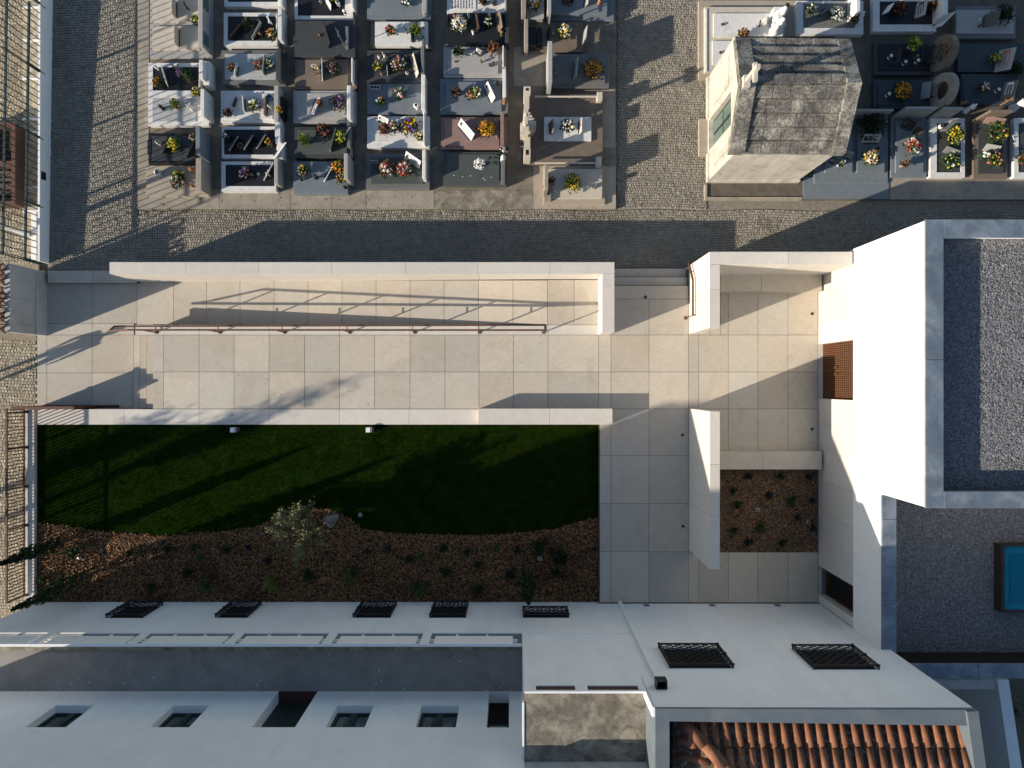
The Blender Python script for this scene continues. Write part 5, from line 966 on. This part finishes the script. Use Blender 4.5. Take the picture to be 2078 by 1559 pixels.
B('2f',498,352,12,['purple','mauve','burgundy'],'purple bouquet','leaf_dark'); V('2f',524,353,'porcelain','white double candle ring',.045,.06,None,'candle_holder','candle holder'); Q('2f',541,347,38,118,.34,'porcelain','white slanted plaque',22); CR('2f',548,358,.4,'chapel_wall','small pale cross',110)
# column 3
Q('3a',663,6,26,60,.3,'porcelain','white tilted tablet',16); B('3a',674,-2,8,['yellow','lime'],'yellow flowers in a white pot','leaf_light'); V('3a',686,8,'porcelain','banded white vase',.07,.25); V('3a',651,4,'steel','silver ornament',.05,.16)
Q('3b',656,72,46,73,.34,K_,'tall black book plaque',28); V('3b',649,71,'brass','small brass lamp',.045,.14); CR('3b',700,96,1.25,'steel','tall thin metal cross pole',90,w=.22,th=.012); LN('3b',699,24,'porcelain','silver lantern beside the pole')
Q('3c',651,142,38,88,.34,'porcelain','bright white tablet',14); B('3c',639,137,5,['white','cream'],'single white rose',h=.2); B('3c',676,140,13,['burgundy','mauve'],'purple-green leafy bouquet'); V('3c',639,150,'brass','small brass vase',.035,.12)
Q('3d',634,213,36,112,.36,'porcelain','white rotated plaque with oval photo',34,'photo'); B('3d',651,211,6,['brown','burgundy'],'dried brown plant in a white pot','leaf_dry','porcelain'); B('3d',687,208,16,['mauve','purple','pink'],'large mauve bouquet'); LN('3d',701,238,'steel','silver lantern at the corner'); V('3d',613,203,'steel','tiny metal ring',.03,.03)
B('3e',619,286,12,[],'round green bush, left','leaf_light','terracotta'); B('3e',656,266,14,['burgundy','brown'],'dark red bouquet','leaf_dark'); Q('3e',673,284,44,105,.36,'grey_granite','grey upright tablet',14); B('3e',690,279,14,['lime'],'dense green shrub, right','leaf_light'); Q('3e',698,266,26,125,.3,'pale_granite','pale book plaque near the headstone',30); V('3e',664,281,'steel','silver cup',.045,.12); V('3e',672,307,'brass','small pale vase by the grey tablet',.04,.14)
B('3f',615,347,11,['yellow','mauve','yellow'],'yellow and mauve flowers, left'); V('3f',641,360,'black','black urn',.08,.18); Q('3f',662,352,32,118,.3,'porcelain','white rotated plaque',24,'ink'); B('3f',685,340,13,['yellow','orange'],'bright yellow flowers, upper',); B('3f',693,362,12,['yellow','mauve','yellow'],'bright yellow flowers, lower'); V('3f',700,380,'black','dark vase behind the headstone',.06,.18); V('3f',611,365,'bronze','small dark bird ornament',.05,.12)
# column 4
B('4b',792,62,9,['red','coral'],'small red flowers'); B('4b',845,62,13,[],'green pot plant','leaf_light','dark_granite'); V('4b',848,82,'steel','silver cup',.05,.12); CR('4b',826,68,.35,'bronze','thin dark crucifix',60); Q('4b',836,72,24,90,.24,K_,'black upright frame',6); B('4a',824,4,8,['white'],'white flowers at the top edge')
B('4c',766,136,10,['lime','burgundy','yellow'],'yellow and wine-red plant'); ST('4c',782,118,.36,'beige_stone','small pale angel statue',0,True); B('4c',808,132,16,['coral','white','red','pink'],'large red and green bouquet'); Q('4c',838,134,42,75,.34,'beige_stone','tan tablet with figure',22,'photo'); V('4c',769,116,'porcelain','white candle jar',.045,.16); V('4c',826,149,'porcelain','grey candle jar',.05,.16); LN('4c',825,116,'bronze','small bronze lantern'); V('4c',775,150,'pink_granite','pink vase',.05,.16); Q('4c',785,143,18,85,.2,'pale_granite','narrow grey tablet',8)
tb = thing('holed_block', lab('white concrete block with three round holes','4d'), 'block', P(760,177,.55)); pbox('block','pale_granite',750,173,771,181,.55,.68,tb)
for x in (754, 760.5, 767): q = P(x,177,.681); mb = MB(); mb.lathe(q, [(.045,0),(.045,.004)], 10); mb.build('hole','dark_void',tb)
B('4d',811,188,11,['mauve','pink','white'],'mauve and pink bouquet'); B('4d',773,206,8,['coral','white','yellow'],'small mixed bouquet'); V('4d',845,217,'porcelain','round white lamp',.085,.3,[(.05,0),(.03,.02),(.03,.22),(.085,.24),(.085,.28),(.02,.3)],'grave_lamp','lamp')
Q('4e',776,246,22,25,.2,'porcelain','white carved plaque',40,'ink'); B('4e',780,263,11,['brown','burgundy'],'dried brown flowers','leaf_dry'); B('4e',799,257,10,['white','pink','cream'],'white and pink flowers'); B('4e',832,256,18,['yellow','orange','purple','brown'],'large yellow and purple bouquet'); V('4e',810,262,'black','black vase',.06,.2); B('4e',853,278,8,['cream','brown'],'pale small flowers by the headstone')
B('4f',784,342,17,['red','white','coral'],'round red and green bouquet, left',nb=34); B('4f',820,343,17,['coral','red','white'],'round red and white bouquet, right',nb=36); Q('4f',834,329,36,35,.36,'porcelain','large white book plaque',30,'ink'); Q('4f',760,331,16,0,.18,'pale_granite','small pale sign',20,'ink'); V('4f',856,308,'steel','small round steel vase by the headstone',.05,.14)
# column 5
B('5a',981,3,10,['burgundy'],'plant in a dark box','leaf_dark','dark_granite'); ST('5a',1003,3,.4,'bronze','small dark statue')
B('5b',932,48,17,['white','white','cream','pink'],'large white flower cluster',nb=46); Q('5b',966,46,32,80,.34,'bronze','dark bronze book plaque, left',12,'brass'); B('5b',990,46,8,['white','cream'],'small white flowers'); Q('5b',1009,44,34,80,.34,'brown_granite','brown picture plaque, right',24,'brass'); LN('5b',1018,67,'brass','round brass lantern'); V('5b',960,66,'porcelain','white and blue vase',.05,.22); V('5b',951,33,'porcelain','white angel candle',.05,.2); V('5b',993,31,'porcelain','white praying figurine',.05,.2)
B('5c',929,104,10,[],'dark ragged plant, left','leaf_dark'); B('5c',1001,97,13,['brown'],'dark ragged plant, right','leaf_dark'); Q('5c',970,107,16,35,.2,K_,'black and white photo plaque',40,'porcelain'); Q('5c',995,130,8,90,.18,K_,'small black framed picture',35,'brown_granite'); V('5c',976,125,'brass','small brass vase',.04,.16); V('5c',957,110,'porcelain','tiny white cup',.035,.1); V('5c',923,126,'steel','small blue-grey dish',.04,.04)
B('5d',926,189,9,['burgundy'],'dark plant in a grey bowl','leaf_dark','pale_granite'); B('5d',955,192,10,['coral','pink'],'coral flowers, left of the pair'); B('5d',965,189,11,['lime','cream','white'],'green and cream flowers, right of the pair','leaf_light'); Q('5d',990,189,36,65,.34,'porcelain','white open-book plaque',24,'ink'); V('5d',1011,169,'brass','square tan vase',.07,.2); ST('5d',1024,205,.42,'wood','brown statue at the headstone foot')
Q('5e',942,266,42,50,.34,'porcelain','pinkish white slanted plaque',30,'photo'); B('5e',988,262,17,['orange','yellow','orange'],'large orange flower bouquet',nb=44); V('5e',1010,278,'brown_granite','brown vase',.06,.16); V('5e',1015,245,'brown_granite','small dark vase by the pink headstone',.05,.16)
B('5f',974,334,12,['white'],'single round white bouquet',nb=26,leaves=False); ST('5f',1020,322,.46,'porcelain','white statue beside the headstone'); B('5f',1022,304,8,['white','mauve'],'pale flowers above the statue','leaf_teal')
mb = MB(); t = thing('fallen_petals', lab('scattered white petals','5f'), 'petals', P(945,358,.56))
for x, y in ((921,356),(939,359),(955,357),(981,362),(984,365),(997,360)): mb.ball(P(x,y,.565), .018, sq=(1,1,.3))
mb.build('petal', 'porcelain', t)['kind'] = 'stuff'
# column 6
B('6a',1083,8,13,['white','orange','yellow','white'],'white and orange flowers',nb=24); B('6b',1152,-2,12,['burgundy','brown'],'dark red flowers','leaf_dark'); Q('6b',1188,3,16,100,.28,'pale_granite','grey carved plaque',20); ST('6b',1216,4,.36,'terracotta','reddish-brown figurine')
B('6c',1146,64,14,['cream','white','yellow'],'yellow and white flowers',nb=22); V('6c',1122,66,'porcelain','small white globe vase',.05,.12); Q('6c',1112,68,22,90,.3,K_,'black curved plaque',10); Q('6c',1185,72,30,97,.4,'pale_granite','pale tablet at the foot end',10)
Q('6d',1166,139,40,95,.34,'pale_granite','grey wavy-edged plaque',12); B('6d',1203,141,19,['orange','orange','yellow','coral'],'large orange bouquet',nb=46); V('6d',1127,146,'pale_granite','small grey dish',.05,.05)
Q('6e',1117,258,26,85,.32,'brown_granite','brown photo plaque, left',16,'photo'); B('6e',1153,256,13,['white','white','cream'],'white flowers with dark leaves','leaf_dark',nb=14); Q('6e',1177,256,28,90,.34,'beige_stone','tan upright plaque, right',8)
B('6f',1162,371,17,['lime','yellow','brown'],'yellow-green bouquet','leaf_light',nb=34); B('6f',1112,384,10,['pink','coral'],'pink flowers in the stone box',dz=.1,leaves=False); B('6f',1118,368,8,['coral','pink'],'pink flowers against the headstone'); Q('6f',1207,377,12,120,.2,'blue_granite','small blue-grey block',10); V('6f',1124,386,'porcelain','dark glass jar with white top',.05,.2)
# right field
B('r1',1507,72,10,['orange','yellow','brown'],'orange plant in a white pot','leaf_dry','porcelain'); Q('r1',1547,44,16,100,.3,'pale_granite','leaning grey photo tablet',24,'porcelain'); ST('r1',1578,54,.85,'porcelain','white winged angel statue',.36,True); V('r1',1466,50,'bronze','small dark metal bird, upper slab',.05,.06); V('r1',1462,107,'bronze','small dark metal bird, lower slab',.05,.06); V('r1',1590,22,'porcelain','tall white flame-shaped urn',.13,.7,[(.06,0),(.13,.2),(.13,.35),(.06,.55),(.01,.7)])
B('r2',1648,20,11,['white','cream'],'small white flowers, left'); B('r2',1698,28,15,['white'],'large white flowers, right',nb=34); B('r2',1731,40,9,['coral','burgundy'],'reddish plant in a pale bowl','leaf','pale_granite'); Q('r2',1671,22,24,135,.24,'grey_granite','slim grey tablet',14); ST('r2',1744,34,.5,'porcelain','white angel at the headstone',0,True)
Q('r3',1800,17,22,125,.28,'porcelain','white star-shaped tablet, left',16); B('r3',1826,18,15,['brown','red','burgundy'],'dark red flowers','leaf_dark'); Q('r3',1864,17,32,100,.36,'pale_granite','pale inscribed plaque, right',30,'ink'); B('r3',1896,12,9,['orange','brown'],'orange flowers by the headstone','leaf_dark'); Q('r3',1912,38,40,135,.4,W_,'white pointed stone at the corner',20)
Q('r4',2006,36,28,105,.45,'dark_granite','dark leaning plaque',32); B('r4',2038,28,18,[],'round dark bush','leaf_dark'); V('r4',1990,40,'porcelain','small white bird ornament',.05,.1); V('r4',1987,53,'bloom_red','small red candle',.04,.1)
B('r5',1852,91,13,['lime'],'fresh green plant','leaf_light','porcelain'); Q('r5',1815,112,34,100,.32,K_,'black plaque, left',30); Q('r5',1880,110,36,97,.34,K_,'black plaque, right',30)
for x, y, d in ((1807,115,'front left'),(1836,127,'middle'),(1860,115,'brass, rear'),(1862,124,'front right')): LN('r5',x,y,'brass' if 'brass' in d else 'porcelain',d+' memorial candle')
def ringstone(px, py, m, key, label, z=1.0):   # round headstone with an opening
    q = P(px, py, .8); t = thing('ring_headstone', label, 'headstone', (q.x, q.y, ZG)); mb = MB(); n = 20; vs = []
    for i in range(n):
        a = 6.283*i/n
        for r, dx in ((.58,-.09),(.58,.09),(.30,.09),(.30,-.09)): vs.append((q.x+dx+.10*math.sin(a), q.y+math.cos(a)*r*.95, .92+math.sin(a)*r))
    fs = [(4*i+j, 4*i+(j+1)%4, 4*((i+1)%n)+(j+1)%4, 4*((i+1)%n)+j) for i in range(n) for j in range(4)]
    mb.add(vs, fs); mb.build('ring', m, t, False); mb = MB(); mb.box(q.x-.16, q.y-.3, ZG, q.x+.16, q.y+.3, .42); mb.build('foot', m, t); return t, q
t, q = ringstone(1908,112,'brown_granite','r5','round tan ring headstone with a cross, between the dark graves'); mb = MB(); mb.box(q.x-.03, q.y-.03, .5, q.x+.03, q.y+.03, 1.4); mb.box(q.x-.03, q.y-.25, 1.0, q.x+.03, q.y+.25, 1.06); mb.build('inner_cross', 'wood', t)
t, q = ringstone(1908,188,'concrete','r7','grey keyhole-shaped headstone with a bronze oval, behind the orange mound'); mb = MB(); mb.ball((q.x,q.y,.92), .28, sub=2, sq=(.15,1,1)); mb.build('oval_panel', 'bronze', t)
Q('r6',2032,118,46,105,.5,'pale_granite','pale leaning plaque with red lettering',36,'bloom_coral'); B('r6',2020,118,10,['lime'],'grey-green plant','leaf_olive'); B('r6',2062,140,14,[],'dark bush at its lower right','leaf_dark')
B('r7',1832,185,18,['orange','yellow','orange','brown'],'big orange and yellow flower mound',nb=60); LN('r7',1803,192,'porcelain','white candle, left'); LN('r7',1898,167,'porcelain','white candle near the keyhole stone'); LN('r7',1892,195,'brass','brass candle, lower right'); Q('r7',1874,182,34,97,.3,'blue_granite','blue-grey slanted plaque',40)
B('r8',1997,178,9,['white','cream'],'small pale dried flowers','leaf_dry'); Q('r8',2042,180,36,105,.42,'brown_granite','brown leaning plaque',34,'porcelain'); LN('r8',2025,183,'porcelain','white candle')
B('r9',1772,250,30,[],'wide dark bush','leaf_dark',h=.45); Q('r9',1770,287,36,0,.3,'beige_stone','pale inscribed plaque',45,'ink'); B('r9',1768,319,16,['white','yellow','cream','pink'],'white and yellow bouquet',nb=36); B('r9',1705,333,6,['white','cream'],'small white flower pot','leaf','porcelain'); Q('r9',1722,318,14,15,.24,'pale_granite','small pale framed card',35,'photo'); Q('r9',1690,328,10,15,.18,K_,'tiny black frame',30,'porcelain'); V('r9',1781,302,'bronze','dark bronze vase',.05,.18)
B('r10',1852,296,17,['coral','red','pink','white'],'coral and red bouquet',nb=36); B('r10',1834,334,8,[],'dried plant in a tan pot','leaf_dry','pale_granite'); Q('r10',1843,258,24,20,.3,K_,'black two-photo plaque',40,'photo'); Q('r10',1862,270,16,30,.24,'bronze','bronze plaque',40); V('r10',1862,280,'porcelain','small white rose vase',.04,.14)
B('r11',1937,275,19,['yellow','yellow','lime'],'bright yellow flower bunch',nb=34); B('r11',1930,328,17,['white','lime'],'green leafy bouquet with white roses',nb=10); V('r11',1909,257,'porcelain','white ceramic rose',.09,.12); Q('r11',1925,252,34,140,.3,'grey_granite','grey plank-shaped plaque',20); Q('r11',1930,312,30,20,.26,'grey_granite','grey plaque behind the green bouquet',35); Q('r11',1935,300,22,215,.2,'pale_granite','open glassy frame',40); ST('r11',1968,220,.55,'porcelain','tall white figure between two headstones'); CR('r11',1945,216,.45,'wood','wooden cross on the headstone',0,.45)
B('r12',2025,270,21,['coral','red','yellow'],'broad green bouquet with coral roses',nb=14); B('r12',2018,322,16,['coral','yellow','pink'],'green bouquet with coral and yellow roses, lower',nb=14); Q('r12',2013,306,30,10,.28,'pale_granite','pale open book plaque',35); Q('r12',2018,250,38,10,.3,'pink_granite','pinkish plaque behind the broad bouquet',30); CR('r12',2030,214,.6,'wood','wooden crucifix on the headstone',0,.45); ST('r13',2066,214,.75,'porcelain','white robed statue at the right edge'); B('r13',2076,324,10,['red','coral'],'red flowers at the picture edge'); B('r12',1998,316,6,['white'],'small white side flowers')
CR('6b',1113,56,.9,'concrete','weathered stone cross behind the black ornaments',90)

def g_lit(n):
    k = [(-1,0)]; out = []
    for (x0,y0,x1,y1,w) in ((100,10,276,540,.2),(280,425,1240,528,.25),(1252,10,1428,420,.25),(302,390,1240,422,.15),(1432,390,2070,404,.15)):
        m_ = int(n*w); a = R(x0,y0,x1,y1,ZG); out.append(np.stack([RNG.uniform(a[0],a[2],m_), RNG.uniform(a[1],a[3],m_)],1))
    return np.concatenate(out)
bits('leaf_litter', 260, g_lit, CS+.012, 'dry_leaf', .03, .07, .3, .01)
a = R(300,392,1240,423,ZG); bits('leaf_litter', 90, lambda n: np.stack([RNG.uniform(a[0],a[2],n), RNG.uniform(a[1],a[3],n)],1), ZG+.004, 'dry_leaf', .025, .06, .3, .006)
a = R(320,684,1390,826,PL); bits('leaf_litter', 60, lambda n: np.stack([RNG.uniform(a[0],a[2],n), RNG.uniform(a[1],a[3],n)],1), PL+.004, 'dry_leaf', .018, .04, .3, .004)
